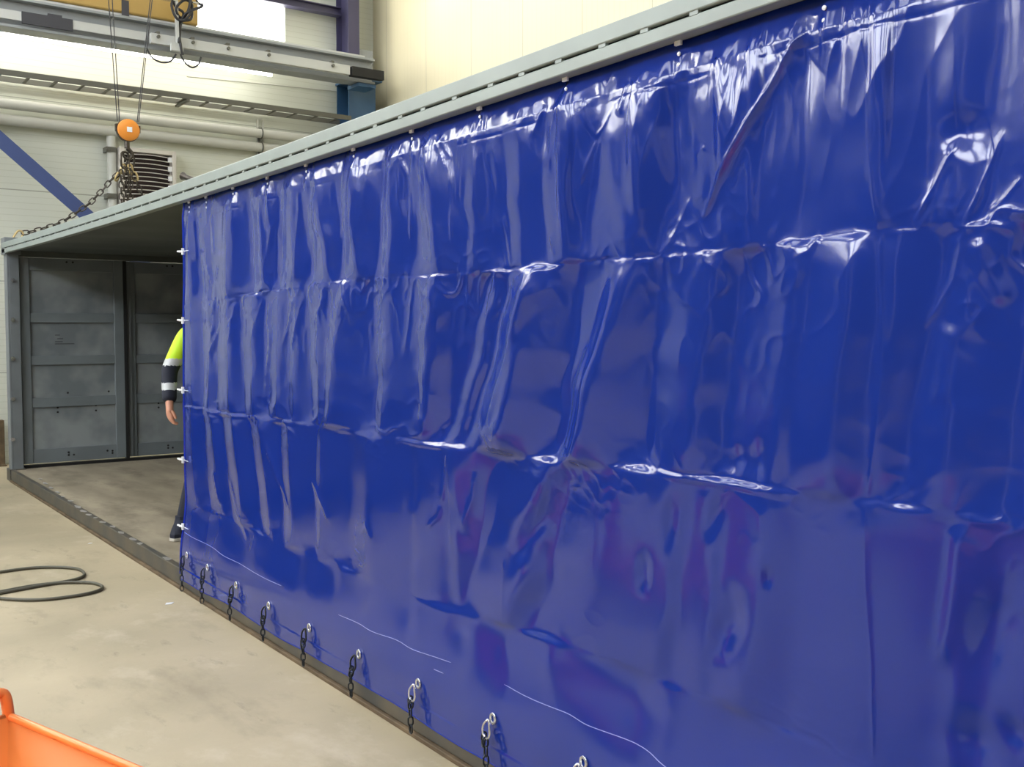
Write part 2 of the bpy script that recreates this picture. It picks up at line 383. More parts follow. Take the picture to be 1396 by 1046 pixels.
# column
cx0 = on_y(475,60,13.2).x; cx1 = on_y(490,60,13.2).x; cxb = on_y(512,140,13.2).x
zb = on_y(490,110,13.2).z
t = thing('steel_column', ((cx0+cx1)/2,13.4,0), 'dark blue steel column standing in the back corner of the hall', 'column')
mb = MB(); mb.box((cx0,13.2,zb),(cx1,13.22,ZC)); mb.box((cx0,13.56,zb),(cx1,13.58,ZC)); mb.box(((cx0+cx1)/2-.01,13.22,zb),((cx0+cx1)/2+.01,13.56,ZC)); mb.build('upper_shaft','purple_steel',t)
mb = MB(); mb.box((cx0,13.2,0),(cxb,13.22,zb)); mb.box((cx0,13.56,0),(cxb,13.58,zb)); mb.box(((cx0+cxb)/2-.01,13.22,0),((cx0+cxb)/2+.01,13.56,zb)); mb.box((cx0-.02,13.0,zb-.03),(cxb,13.58,zb)); mb.build('lower_shaft','blue_column',t)
# dark beam from column across window
bz = on_y(410,7,13.45).z
tag(MB().box((-6,13.38,bz-.055),(cx0-.003,13.52,bz-.045)).box((-6,13.38,bz+.045),(cx0-.003,13.52,bz+.055)).box((-6,13.44,bz-.045),(cx0-.003,13.46,bz+.045)).build('wall_beam','purple_steel'),
    'dark horizontal steel beam joining the column above the blown-out window','beam')
# grey box on column side
q0 = on_y(490,68,13.3); q1 = on_y(506,90,13.3)
tag(MB().box((cx1+.002,13.25,q1.z),(q1.x,13.55,q0.z)).build('junction_box','girder',bevel=.005),'small grey box beside the steel column above the end of the girder','box')
# ------------------------------------------------------------------ crane
gy = 12.80
def gz(px,py,y=gy): return on_y(px,py,y).z
gb = on_y(300,88,gy).z; gt = on_y(300,58,gy).z
gb = (on_y(200,72,gy).z+on_y(450,107,gy).z)/2
gt = gb+.34
gx1 = on_y(505,100,gy).x
t = thing('crane_girder', (2.0,gy,gb), 'grey steel crane girder spanning the hall in front of the bright window', 'crane girder')
mb = MB(); mb.box((-8,gy-.13,gt-.03),(gx1,gy+.13,gt)); mb.box((-8,gy-.13,gb),(gx1,gy+.13,gb+.03)); mb.box((-8,gy-.04,gb+.03),(gx1,gy+.04,gt-.03))
mb.build('beam','girder',t,bevel=.003)
MB().box((-8,gy-.03,gt),(gx1-.1,gy+.03,gt+.05)).build('track','girder_l',t)
# runway end carriage
mb = MB(); mb.box((on_y(476,95,gy-.2).x,gy-.30,gb+.03),(gx1+.05,gy-.19,gb+.15)); mb.build('end_stop','black',t)
mb = MB(); mb.box((gx1-.25,gy-.12,gb-.05),(gx1+.02,gy+.2,gb-.005)); mb.build('end_carriage','blue_column',t)
# festoon rail in front
fz = on_y(450,92,gy-.24).z; fx0 = on_y(205,60,gy-.24).x; fx1 = on_y(476,92,gy-.24).x
mb = MB(); mb.box((fx0,gy-.27,fz-.06),(fx1,gy-.20,fz+.06))
mb.build('festoon_rail','girder_l',t,bevel=.004)
mb = MB()
for px in (215,262,310,365,452): 
    x = on_y(px,80,gy-.24).x; mb.box((x-.02,gy-.28,fz+.06),(x+.02,gy-.13,fz+.085)); mb.cyl((x,gy-.30,fz+.02),(x,gy-.27,fz+.02),.02,8)
mb.build('rail_bracket','tray',t,split=True)
sx0 = on_y(30,30,gy-.15).x; sx1 = on_y(99,30,gy-.15).x; sz = on_y(65,29,gy-.14).z
mb = MB(); mb.box((sx0,gy-.16,sz-.07),(sx1,gy-.135,sz+.06)); mb.box((sx0+.27,gy-.16,sz+.06),(sx0+.42,gy-.135,sz+.085)); mb.build('name_plate','sign',t)
mb = MB(); mb.box((-1.5,gy-.150,sz-.045),(sx0-.004,gy-.135,sz+.055)); mb.box((sx1+.004,gy-.150,sz-.045),(on_y(200,60,gy-.15).x,gy-.135,sz+.055)); mb.build('white_band','girder_l',t,split=True)
# hidden lamp added behind the girder to imitate the glow below the window
t = thing('strip_lamp', (3.6,gy+.2,gb-.02), 'long strip lamp fixed behind the crane girder, washing the wall with light', 'lamp')
MB().box((1.0,gy+.16,gb+.03),(5.5,gy+.26,gb+.08)).build('lamp_case','lamp_case',t)
MB().box((1.0,gy+.265,gb+.0),(5.5,gy+.30,gb+.08)).build('lamp_tube','lamp_soft',t)
# hoist trolley
tz = gt+.06
tx0 = on_y(38,10,gy-.05).x; tx1 = on_y(271,50,gy-.05).x
t = thing('hoist_trolley', ((tx0+tx1)/2,gy,tz), 'mustard yellow hoist trolley riding on the crane girder', 'hoist')
mb = MB(); mb.box((tx0,gy-.05,tz),(tx1,gy+.42,tz+.95)); mb.build('winch_housing','yellow',t,bevel=.02)
lx0 = on_y(166,10,gy-.06).x; lx1 = on_y(176,10,gy-.06).x
mb = MB(); mb.box((lx0,gy-.056,on_y(170,21,gy-.06).z),(lx1,gy-.051,on_y(170,0,gy-.06).z)); mb.build('rating_label','sign',t)
hx = on_y(172,178,12.1).x
mb = MB(); 
for x in (tx0+.15, tx1-.25): mb.box((x,12.0,tz+.95),(x+.1,gy+.3,tz+1.05))
mb.cyl((tx0+.15,12.1,tz+1.0),(tx1-.15,12.1,tz+1.0),.16,20); mb.build('rope_drum','yellow',t)
mb = MB()
for x in (tx0+.2, tx1-.2): mb.cyl((x,gy-.04,tz+.045),(x,gy+.04,tz+.045),.05,14)
mb.build('wheel','tray',t,split=True)
# pendant / festoon tangle
def P(px,py,y): return on_y(px,py,y)
fy = gy-.34
t = thing('festoon_cables', (P(245,60,fy).x,fy,P(245,60,fy).z), 'tangle of dark festoon cables hanging from the hoist trolley', 'cable')
mb = MB()
for pts in ([(262,-30),(258,10),(248,25),(240,12),(252,0),(262,8),(256,24),(244,30)],[(270,-30),(268,0),(276,8),(262,14),(250,22),(244,40),(246,60),(249,75)],[(230,-30),(236,0),(240,10),(250,18),(246,35),(244,58)],[(255,-30),(262,20),(252,28),(240,24),(234,5),(245,-6)]):
    mb.tube(smoothpts([P(a,b,fy+random.uniform(-.05,.05)) for a,b in pts],6),.016,8)
mb.build('cable_bundle','cable',t,split=True)
mb = MB(); mb.tube(smoothpts([P(*p,fy) for p in ((200,66),(207,78),(220,85),(233,83),(240,74))],6),.011,8); mb.tube(smoothpts([P(*p,fy) for p in ((246,74),(252,85),(262,92),(271,87),(274,78))],6),.011,8); mb.build('cable_loop','cable',t,split=True)
mb = MB(); mb.bar(P(239,-40,fy),P(242,62,fy),.05,.03,up=(1,0,0)); mb.box(P(234,58,fy-.03),P(248,72,fy+.03)); mb.build('cable_carrier','girder_l',t)
mb = MB(); mb.box(P(222,-8,fy-.03),P(240,4,fy+.05)); mb.box(P(263,2,fy-.03),P(275,8,fy+.03)); mb.build('cable_clip','chrome',t,split=True)
# hook block
by = 12.1; bc = P(174,178,by)
t = thing('hook_block', tuple(bc), 'round orange crane hook block hanging on thin wire ropes', 'hook block')
mb = MB(); mb.lathe((bc.x,by-.075,bc.z),(0,1,0),[(.03,0),(.09,.002),(.118,.015),(.122,.03),(.122,.045)],32); mb.build('sheave_cover','orange_b',t)
mb = MB(); mb.lathe((bc.x,by-.03,bc.z),(0,1,0),[(.10,0),(.128,.005),(.128,.05),(.10,.055)],32); mb.box((bc.x-.135,by-.028,bc.z-.02),(bc.x+.135,by+.02,bc.z+.06)); mb.build('sheave','chain_old',t)
mb = MB(); mb.box((bc.x-.028,by-.082,bc.z-.028),(bc.x+.028,by-.074,bc.z+.028)); mb.build('hub_plate','white_pl',t)
mb = MB(); mb.cyl((bc.x-.01,by,bc.z-.125),(bc.x-.01,by,bc.z-.20),.03,12)
hk = [(bc.x-.01,by,bc.z-.2),(bc.x+.03,by,bc.z-.235),(bc.x+.045,by,bc.z-.27),(bc.x+.02,by,bc.z-.315),(bc.x-.02,by,bc.z-.32),(bc.x-.05,by,bc.z-.29),(bc.x-.055,by,bc.z-.26)]
sp = smoothpts(hk,5); mb.tube(sp,[.026-.016*i/(len(sp)-1) for i in range(len(sp))],10); mb.build('hook','chain_old',t)
for (pt,pb) in (((148,0),(160,165)),((153,0),(163,165)),((200,45),(187,166)),((203,40),(189,166))):
    a = P(*pt,by-.01); b = P(*pb,by-.01); dd = (a-b).normalized(); a = b+dd*((tz+.86-b.z)/dd.z)
    MB().cyl(a,b,.0055,6).build('wire_rope','cable',t)
for (pt,pb) in (((205,78),(206,140)),((211,90),(212,155))):
    pass
# chain sling
hkz = bc.z-.31
t = thing('chain_sling', (bc.x,by,hkz), 'four-leg lifting chain sling hanging from the hook down to the container roof', 'chain sling')
m0 = P(172,215,by)
MB().link((m0.x-.02,by-.02,hkz-.03),(0,0,1),(1,.3,0),.19,.10,.012,8).link((m0.x+.05,by+.02,hkz-.05),(0.2,0,1),(1,.3,0),.17,.09,.011,8).build('master_link','chain_old',t,split=True)
top = Vector((m0.x,by,hkz-.13))
MB().link(top+Vector((-.035,0,0)),(.1,0,1),(1,.5,0),.11,.06,.011,8).link(top+Vector((.045,0,.01)),(-.2,0,1),(1,.5,0),.11,.06,.011,8).link(top+Vector((-.1,0,-.09)),(.5,0,1),(1,.9,0),.10,.06,.011,8).link(top+Vector((.09,0,-.07)),(-.3,0,1),(1,-.5,0),.10,.06,.011,8).build('connector_link','brass',t,split=True)
leg = [P(*p,by) for p in ((161,237),(150,247),(142,257),(133,266),(124,276),(113,284),(100,293),(86,302),(72,308),(58,312),(44,316),(30,318))]
MB().chain(leg,.082,.050,.0072).build('chain_leg','chain_old',t)
leg2 = [P(182,237,by),P(187,251,by),P(192,262,by+.02),P(197,271,by+.03),P(203,284,by+.05)]
MB().chain(leg2,.082,.050,.0072).build('chain_leg','chain_old',t)
for (pa,pb) in (((165,232),(166,288)),((169,228),(169,292)),((176,230),(173,292)),((178,232),(178,290))):
    MB().chain([P(*pa,by-.02),P(*pb,by-.02)],.078,.048,.007).build('chain_leg','chain_old',t)
e = P(26,321,by)
MB().link(e+Vector((-.01,0,-.01)),(.5,0,.8),(1,0,-.6),.13,.07,.011,8).cyl(e+Vector((-.05,-.02,-.05)),e+Vector((-.05,.05,-.05)),.012,8).build('end_hook','brass',t)
# ------------------------------------------------------------------ container
X0 = 2.07; X1 = 4.51; YF = 12.13; Y0 = -.06
root = thing('shipping_container', ((X0+X1)/2, 6.0, 0), 'grey open-sided shipping container with end doors, partly closed by the blue curtain', 'shipping container')
def tab(pts, x):
    q = sorted([(on_x(a,b,x).y, on_x(a,b,x).z) for a,b in pts]); return np.array([a for a,_ in q]), np.array([b for _,b in q])
RX = 2.03
bot = tab([(18,342),(130,309),(240,275),(360,239),(478,200),(540,179),(700,125),(860,69),(1055,0)], RX)
tpp = tab([(14,328),(150,281),(280,236),(364,208),(520,148.6),(540,141),(700,86),(769,60),(840,24),(905,0)], RX)
def fitq(t, ys):
    c = np.polyfit(t[0], t[1], 2); return c
cb = fitq(bot,None); ct = fitq(tpp,None)
print('rail bottom z', [round(float(np.polyval(cb,y)),3) for y in (0,2,4,6,9,12)], 'top', [round(float(np.polyval(ct,y)),3) for y in (0,2,4,6,9,12)])
def zb_(y): return float(np.polyval(cb,max(min(y,12.2),1.7)))
def zt_(y): return float(np.polyval(ct,max(min(y,12.2),2.0)))
ys = np.linspace(Y0, YF, 60)
def railstrip(f0, f1, xa, xb, name, m, bev=.004):
    mb = MB(); prev = None
    for y in ys:
        z0, z1 = f0(y), f1(y)
        rg = [mb.bm.verts.new(p) for p in ((xa,y,z0),(xb,y,z0),(xb,y,z1),(xa,y,z1))]
        if prev: 
            for i in range(4): mb._f([prev[i],prev[(i+1)%4],rg[(i+1)%4],rg[i]])
        else: mb._f(rg)
        prev = rg
    mb._f(prev[::-1]); return mb.build(name, m, root, bevel=bev)
zm = lambda y: zb_(y)+(zt_(y)-zb_(y))*.45
railstrip(zb_, lambda y: zm(y)-.004, RX, RX+.05, 'lower_top_rail','galv')
railstrip(lambda y: zm(y)+.004, zt_, RX-.004, RX+.12, 'upper_top_rail','galv')
railstrip(lambda y: zm(y)-.012, lambda y: zm(y)+.012, RX+.012, RX+.06, 'rail_gap','black',0)
mb = MB(); y = .3; 
while y < YF-.1:
    z = zm(y); L = .016; mb.box((RX-.001,y-L,z-.006),(RX+.02,y+L,z+.006)); y += .2+random.uniform(-.05,.05)
o = mb.build('weld_bead','galv',root); o['kind']='stuff'
# roof panel
mb = MB(); prev=None
for i,y in enumerate(np.linspace(Y0+.05,YF-.02,90)):
    dz = .010 if (i//3)%2 else 0.0
    zz = zb_(y)+.02+dz
    rg = [mb.bm.verts.new(p) for p in ((RX+.05,y,zz),(X1-.05,y,zz),(X1-.05,y,zz+.03),(RX+.05,y,zz+.03))]
    if prev:
        for k in range(4): mb._f([prev[k],prev[(k+1)%4],rg[(k+1)%4],rg[k]])
    else: mb._f(rg)
    prev=rg
mb._f(prev[::-1]); mb.build('roof_panel','roof_in',root)
railstrip(lambda y: 2.46, lambda y: 2.585, X1-.06, X1, 'far_top_rail','galv')
# far side wall, corrugated
mb = MB(); prev=None; n=200
for i in range(n+1):
    y = Y0+.02+(YF-Y0-.04)*i/n; ph=(y/.28)%1; dx = 0 if ph<.3 else (.036 if .45<ph<.8 else (.018))
    rg=[mb.bm.verts.new((X1-.045+dx,y,z)) for z in (.12,2.47)]
    if prev: mb._f([prev[0],rg[0],rg[1],prev[1]])
    prev=rg
o = mb.build('side_wall','roof_in',root); sm=o.modifiers.new('s','SOLIDIFY'); sm.thickness=.002
MB().box((X1-.06,Y0,0.0),(X1,YF,.14)).build('far_bottom_rail','rail_low',root)
# bottom rail (front): channel with brown lower flange
MB().box((X0-.032,Y0,.020),(X0+.014,YF-.165,.125)).build('bottom_rail','rail_low',root,bevel=.004)
MB().box((X0-.048,Y0,.0),(X0+.05,YF-.165,.0185)).build('bottom_flange','rust',root,bevel=.003)
mb = MB(); mb.box((X0+.015,Y0+.06,.09),(X1-.062,YF-.142,.119)); mb.box((X0+.101,YF-.142,.09),(X1-.125,YF-.06,.119)); mb.build('floor_board','ply',root)
# bright scuffs along the floor edge
mb = MB()
for px,py,l in ((62,659,.16),(70,665,.12),(78,671,.16),(96,683,.1),(106,691,.15),(114,697,.12),(121,702,.08),(140,712,.08),(153,718,.08),(165,726,.1),(181,735,.1),(190,741,.07),(228,762,.12),(55,653,.08),(86,677,.05),(130,706,.06)):
    p = on_z(px,py,.1255); poly=[]; k=9
    for i in range(k):
        a=2*PI*i/k; poly.append((p.x+.022*math.cos(a)*random.uniform(.6,1.2), p.y+l*.6*math.sin(a)*random.uniform(.6,1.2), .1252))
    mb.prism(poly,(0,0,.001))
o = mb.build('worn_spot','scuff',root); o['kind']='stuff'
# corner posts
mb = MB(); mb.box((X0-.02,YF-.14,.0),(X0+.0,YF+.02,2.56)); mb.box((X0,YF-.14,.0),(X0+.10,YF-.12,2.47)); mb.box((X0+.08,YF-.12,.0),(X0+.10,YF+.0,2.47)); mb.box((X0-.04,YF-.16,2.42),(X0+.12,YF+.04,2.60)); MB().box((X0-.04,YF-.16,0),(X0+.12,YF+.04,.13)).build('corner_casting','rail_low',root,bevel=.004)
o = mb.build('corner_post','post',root,bevel=.004); cpo=o
mb = MB(); mb.box((X1-.12,YF-.14,0),(X1,YF+.02,2.6)); mb.build('corner_post','post',root,bevel=.004)
mb = MB(); mb.box((X0-.02,Y0-.1,0),(X0+.1,Y0+.05,2.56)); mb.build('corner_post','post',root,bevel=.004)
mb = MB(); mb.box((X1-.12,Y0-.1,0),(X1,Y0+.05,2.6)); mb.build('corner_post','post',root,bevel=.004)
for py in (382,436,489,544,599):
    p = on_y(17,py,YF-.14); MB().cyl((p.x,p.y-.002,p.z),(p.x,p.y-.03,p.z),.012,10).cyl((p.x,p.y-.018,p.z),(p.x,p.y-.026,p.z),.022,10).build('curtain_pin','chrome',cpo)
MB().box((X0+.1,Y0-.08,.05),(X1-.12,Y0-.03,2.5)).build('end_wall','door_frame',root)
# header and sill at door end
MB().box((X0+.10,YF-.10,2.405),(X1-.12,YF+.02,2.50)).build('door_header','roof_in',root,bevel=.004)
MB().box((X0+.10,YF-.06,.06),(X1-.12,YF+.02,.15)).build('door_sill','black',root)
def leaf(xa, xb, yy, lab):
    z0,z1 = .165,2.40
    d_ = MB().box((xa+.02,yy+.035,z0+.02),(xb-.02,yy+.045,z1-.02)).build('door_leaf','door',root); d_['label']=lab
    st=.095
    MB().box((xa,yy,z0),(xa+st,yy+.05,z1)).build('door_stile','door_frame',d_,bevel=.005)
    MB().box((xb-st-.02,yy,z0),(xb,yy+.05,z1)).build('door_stile','door_frame',d_,bevel=.005)
    H=[(610,633),(541,554),(485,497),(427,440),(344,370)]
    for a_,b_ in H:
        za = on_y(100,b_,yy).z; zz = on_y(100,a_,yy).z
        MB().box((xa+st,yy+.01,max(za,z0)),(xb-st-.02,yy+.034,min(zz,z1))).build('door_rail','door_frame',d_,bevel=.004)
    mb=MB()
    for (u,v) in ((.42,.10),(.42,.07),(.47,.07),(.8,.09),(.85,.085),(.85,.06),(.43,.76),(.83,.76),(.33,.60),(.33,.55),(.7,.61),(.7,.55),(.44,2.2),(.5,2.2)):
        x=xa+(xb-xa)*u; z=z0+v; dep = .009 if (v<.12 or v>2) else .034
        mb.lathe((x,yy+dep,z),(0,-1,0),[(.011,0),(.011,.004),(.005,.006)],10)
    mb.build('bolt_head','black',d_,split=True)
    return d_
xm = on_y(172,480,YF-.04).x
leaf(X0+.115, xm-.015, YF-.07, 'left container door leaf seen from inside')
leaf(xm+.015, X1-.14, YF-.03, 'right container door leaf seen from inside')
MB().box((xm-.030,YF-.085,.155),(xm+.006,YF-.02,2.40)).build('door_gap_seal','black',root)  # dark of the gap between the leaves put in as a black strip
MB().box((xm+.012,YF-.06,.17),(xm+.055,YF-.032,2.39)).build('door_lock_strip','post',root)
MB().box((xm+.045,YF-.04,2.385),(X1-.14,YF-.032,2.395)).build('header_edge','galv',root)
# faint stencil marks on the left leaf
mb=MB()
for i,(px,py,wd_) in enumerate(((75,457,.05),(78,462,.06),(75,466,.08),(75,469,.2),(79,469,.1))):
    p=on_y(px,py,YF-.037); mb.box((p.x,p.y-.001,p.z-.004),(p.x+wd_,p.y,p.z+.004))
mb.build('stencil_mark','sign',root,split=True)

# ------------------------------------------------------------------ curtain
XC = 2.078
YL = on_x(251,500,XC).y
def noise2(u, v, seed):
    u, v = np.broadcast_arrays(u, v)
    a_ = vnoise(u*.86+v*.5, v*.86-u*.5, seed); b_ = vnoise(u*.94-v*.34+17.3, v*.94+u*.34+5.1, seed+500)
    return (a_+b_)*.72
def vnoise(u, v, seed):
    """smooth value noise on arrays"""
    r = np.random.RandomState(seed); T = r.uniform(-1,1,(256,256))
    ui = np.floor(u).astype(int); vi = np.floor(v).astype(int); fu = u-ui; fv = v-vi
    fu = fu*fu*fu*(fu*(fu*6-15)+10); fv = fv*fv*fv*(fv*(fv*6-15)+10)
    g = lambda a,b: T[a%256,b%256]
    return (g(ui,vi)*(1-fu)+g(ui+1,vi)*fu)*(1-fv)+(g(ui,vi+1)*(1-fu)+g(ui+1,vi+1)*fu)*fv
cols_px = np.arange(251.0, 1412.0, 1.5)
ycol = []
for px in cols_px:
    ycol.append(on_x(px, 450, XC).y)
ycol = np.array(ycol); extra = np.arange(ycol[-1]-.01, .15, -.01); ycol = np.concatenate([ycol, extra])
pxc = np.array([px_of_y(y, XC) for y in ycol])
NR = 520
vrow = np.linspace(0,1,NR)
ztop = np.array([zb_(y)+.004 for y in ycol])
zbot = .076 + .012*noise2(ycol/.35, ycol*0, 3)
# slight slack of the top between hangers
hang_px = [255,278,317,363,417,484,562,657,776,927,1124]
hang_y = [on_x(p,100,XC).y for p in hang_px]
dy_last = hang_y[-2]-hang_y[-1]; hang_y += [hang_y[-1]-dy_last, hang_y[-1]-2*dy_last]
Z = zbot[:,None] + (ztop-zbot)[:,None]*vrow[None,:]
Y = np.repeat(ycol[:,None], NR, 1); PX = np.repeat(pxc[:,None], NR, 1)
# pixel row for each grid point (used only to trace the fold lines onto the sheet)
def proj(yv, zv, x=XC):
    dx = np.full_like(yv, x); dz = zv-CAMZ
    Rt = np.array(R).T
    c = np.stack([Rt[0,0]*dx+Rt[0,1]*yv+Rt[0,2]*dz, Rt[1,0]*dx+Rt[1,1]*yv+Rt[1,2]*dz, Rt[2,0]*dx+Rt[2,1]*yv+Rt[2,2]*dz])
    return CX+F*c[0]/-c[2], CY-F*c[1]/-c[2]
def world_line(pts):
    q = [on_x(a,b,XC) for a,b in pts]; return np.array([[p.y,p.z] for p in q])
F1 = [(225,420),(250,416),(300,408),(365,397),(430,388),(500,381),(560,378),(640,373),(700,368),(780,360),(860,354),(935,348),(1000,340),(1060,335),(1130,324),(1200,318),(1260,313),(1310,310),(1396,302),(1500,290)]
F2 = [(225,547),(252,552),(300,562),(345,568),(430,580),(500,592),(560,600),(620,608),(680,617),(770,630),(870,640),(935,648),(990,656),(1060,668),(1180,684),(1260,694),(1396,713),(1500,730)]
F3 = [(225,680),(258,690),(300,702),(345,722),(375,738),(420,755),(465,772),(520,795),(560,812),(600,827),(650,840),(685,853),(740,868),(800,890),(860,915),(930,942),(1000,965),(1080,1000),(1190,1046),(1396,1130)]
def fz_at(pts):
    w = world_line(pts); o_ = np.argsort(w[:,0]); return np.interp(ycol, w[o_,0], w[o_,1])
z1, z2, z3 = fz_at(F1), fz_at(F2), fz_at(F3)
# ---- facets: (x at top edge, x at bottom edge, slope) per panel; + turns towards the far wall, - towards the viewer
k_ = .16
A_ = [(251,251,.6),(258,263,-1),(270,274,.8),(279,285,-1),(282,288,.7),(316,316,-1),(341,345,.9),(357,360,-1),(382,376,.9),(404,404,-1),(424,423,1),(434,452,-.8),(470,466,1),(481,492,-.9),(526,517,.9),(536,534,-.8),(573,573,.8),(583,602,-.6),(640,640,.5),(655,650,-.6),(690,693,.7),(705,715,-.5),(760,745,.5),(785,778,-1),(825,795,.5),(868,860,.4),(903,868,-1),(935,900,.35),(1000,985,.2),(1040,1020,-.3),(1100,1090,.3),(1186,1203,-.7),(1255,1260,.2),(1300,1290,-.6),(1360,1340,.3),(1420,1400,-.3)]
B_ = [(251,251,.4),(263,265,-.7),(274,276,.8),(290,284,-.8),(297,292,.7),(316,316,-.9),(330,330,.9),(350,345,-.8),(362,360,.8),(382,378,-.7),(392,390,.8),(405,400,-.7),(420,420,.9),(440,436,-.5),(453,440,.8),(472,450,-1),(512,508,.5),(530,525,-.6),(556,556,-.2),(573,566,1),(598,576,-1),(627,600,-.2),(668,605,1.2),(682,622,-.8),(697,630,1.3),(735,680,-1),(785,760,.3),(828,752,1.2),(850,782,-.3),(868,785,-1),(898,875,.4),(950,900,.2),(975,940,-.8),(1010,985,.4),(1065,1040,.5),(1088,1060,-.4),(1110,1075,.4),(1168,1140,-.9),(1207,1180,.3),(1222,1200,-.9),(1290,1225,.4),(1320,1290,-.6),(1396,1370,.2)]
C_ = [(251,251,.3),(262,266,-.7),(276,282,.8),(287,300,-.8),(300,312,.8),(318,330,-1),(336,352,.7),(352,368,-.9),(376,380,.6),(392,398,-.7),(428,425,.8),(436,432,-.7),(470,475,.3),(500,505,-.5),(562,562,.6),(572,566,-.6),(606,612,.6),(615,620,-.7),(678,625,.5),(752,690,-.9),(778,718,.5),(850,800,.3),(935,900,-.9),(945,915,.4),(985,965,-1),(992,972,.5),(1060,1020,-.3),(1100,1080,.3),(1180,1185,-.1),(1305,1290,.6),(1325,1310,-.7),(1370,1335,.2)]
D_ = [(251,251,.2),(262,260,-.3),(280,280,.4),(300,300,-.3),(330,330,.4),(350,350,-.4),(405,405,.4),(420,418,-.3),(456,456,.6),(462,461,-.4),(500,498,.5),(510,508,-.4),(560,562,.4),(573,570,-.3),(630,630,.35),(645,645,-.3),(686,700,.3),(760,760,-.3),(870,880,.3),(920,920,-.3),(1000,1000,.2),(1190,1190,-.3),(1300,1300,.3)]
def facet(edges, v):
    s = np.zeros_like(Z); s[:] = edges[0][2]
    wob = 2.5*noise2(Z*9, Y*3, 31)*np.clip((PX-250)/300,.25,1.6)
    for xt,xb,sl in edges[1:]:
        e = xt+(xb-xt)*v + wob*1.2
        soft = 1.2 + .004*(PX-250)
        w = 1/(1+np.exp(-np.clip((PX-e)/soft,-30,30)))
        s = s*(1-w)+sl*w
    return s
def blend(e0, e1):  # panel weights
    return None
def integ(s):
    dyc = np.abs(np.gradient(ycol))[:,None]
    # walking right (y decreasing): surface with normal towards +y rises (towards viewer) to the right
    d = np.cumsum(s*dyc, 0)
    # remove the slow drift so the sheet stays near its plane
    win = .55; out = np.empty_like(d)
    yu = np.linspace(ycol.min(), ycol.max(), 900); k = max(3,int(win/(yu[1]-yu[0])))
    ker = np.hanning(k*2+1); ker /= ker.sum()
    for j in range(0, d.shape[1]):
        du = np.interp(yu, ycol[::-1], d[::-1,j]); pad = np.pad(du, k, mode='edge'); lo = np.convolve(pad, ker, 'valid')
        out[:,j] = d[:,j]-np.interp(ycol, yu, lo)
    return out
zz1, zz2, zz3 = z1[:,None], z2[:,None], z3[:,None]
vA = np.clip((ztop[:,None]-Z)/(ztop[:,None]-zz1),0,1); vB = np.clip((zz1-Z)/(zz1-zz2),0,1)
vC = np.clip((zz2-Z)/(zz2-zz3),0,1); vD = np.clip((zz3-Z)/(zz3-zbot[:,None]),0,1)
def sg(x, w): return 1/(1+np.exp(-np.clip(x/w,-30,30)))
dA, dB, dC, dD = (integ(facet(e,v)*k_) for e,v in ((A_,vA),(B_,vB),(C_,vC),(D_,vD)))
gain = 1+1.1*sg(PX-600,60); dA = dA*1.4; dB = dB*1.15*gain; dC = dC*gain; dD = dD*gain; dA = dA*(1+.4*sg(PX-640,40))
wA = sg(Z-zz1,.006); wB = sg(Z-zz2,.006)*(1-wA); wD = 1-sg(Z-zz3,.006); wC = 1-wA-wB-wD
damp = lambda e: 1-.40*np.exp(-(e/.05)**2)
dmp = damp(Z-zz1)*damp(Z-zz2)*damp(Z-zz3)*(1-.6*np.exp(-((ztop[:,None]-Z)/.12)**2))
Dp = (dA*wA+dB*wB+dC*wC+dD*wD)*dmp
far = np.clip((Y-1.2)/3.5,0,1)
# ---- broad billow + wrinkles
wy = Y + .05*noise2(Y/.5, Z/.35, 41); 
Dp += .014*noise2(wy/.55, Z/1.1, 1)*np.clip((Y-.9)/.9,.3,1)
Dp += .0025*noise2(wy/.16+Z*.8, Z/.45, 2)*(.4+.6*far)
rg_ = 1-np.abs(noise2((wy+.10*Z)/.085, Z/.32, 5)); Dp += .0010*rg_**3*np.clip(noise2(Y/.4,Z/.3,6)+.25,0,1)*(.35+.65*far)
# wrinkles fanning out below / above the fold lines
def below(zf, amp, L, sc, seed, up=False):
    t_ = (Z-zf) if up else (zf-Z)
    e = np.where(t_>0, np.exp(-t_/L), np.exp(t_/.008))
    n = 1-np.abs(noise2((Y+.12*np.sin(Y*3)*t_)/sc, t_/(.5*L)+Y*0, seed)*1.3)
    return amp*np.clip(n,0,1)**2*e*np.clip(noise2(Y/.3,Z*0,seed+1)+.55,0,1.2)
Dp += below(zz1,.006,.15,.06,50) + below(zz1,.003,.10,.07,52,True)
Dp += below(zz2,.003,.12,.08,54,True) + below(zz2,.003,.08,.05,56)
Dp += below(zz3,.0018,.08,.09,58,True)
# fold creases: a sharp valley with a rounded lip
j1 = .003*noise2(Y/.06, Y*0+.5, 60)
for zf,a,b in ((zz1,.0048,.0008),(zz2,.0032,.0030),(zz3,.0014,.0004)):
    u = Z-zf+j1; mod = np.clip(.42+1.1*noise2(Y/.16, Y*0+.3+a*999, 61),.12,1.2)
    Dp += -a*mod*np.exp(-np.abs(u-.005)/.006) + b*mod*np.exp(-((u+.010)/.009)**2)
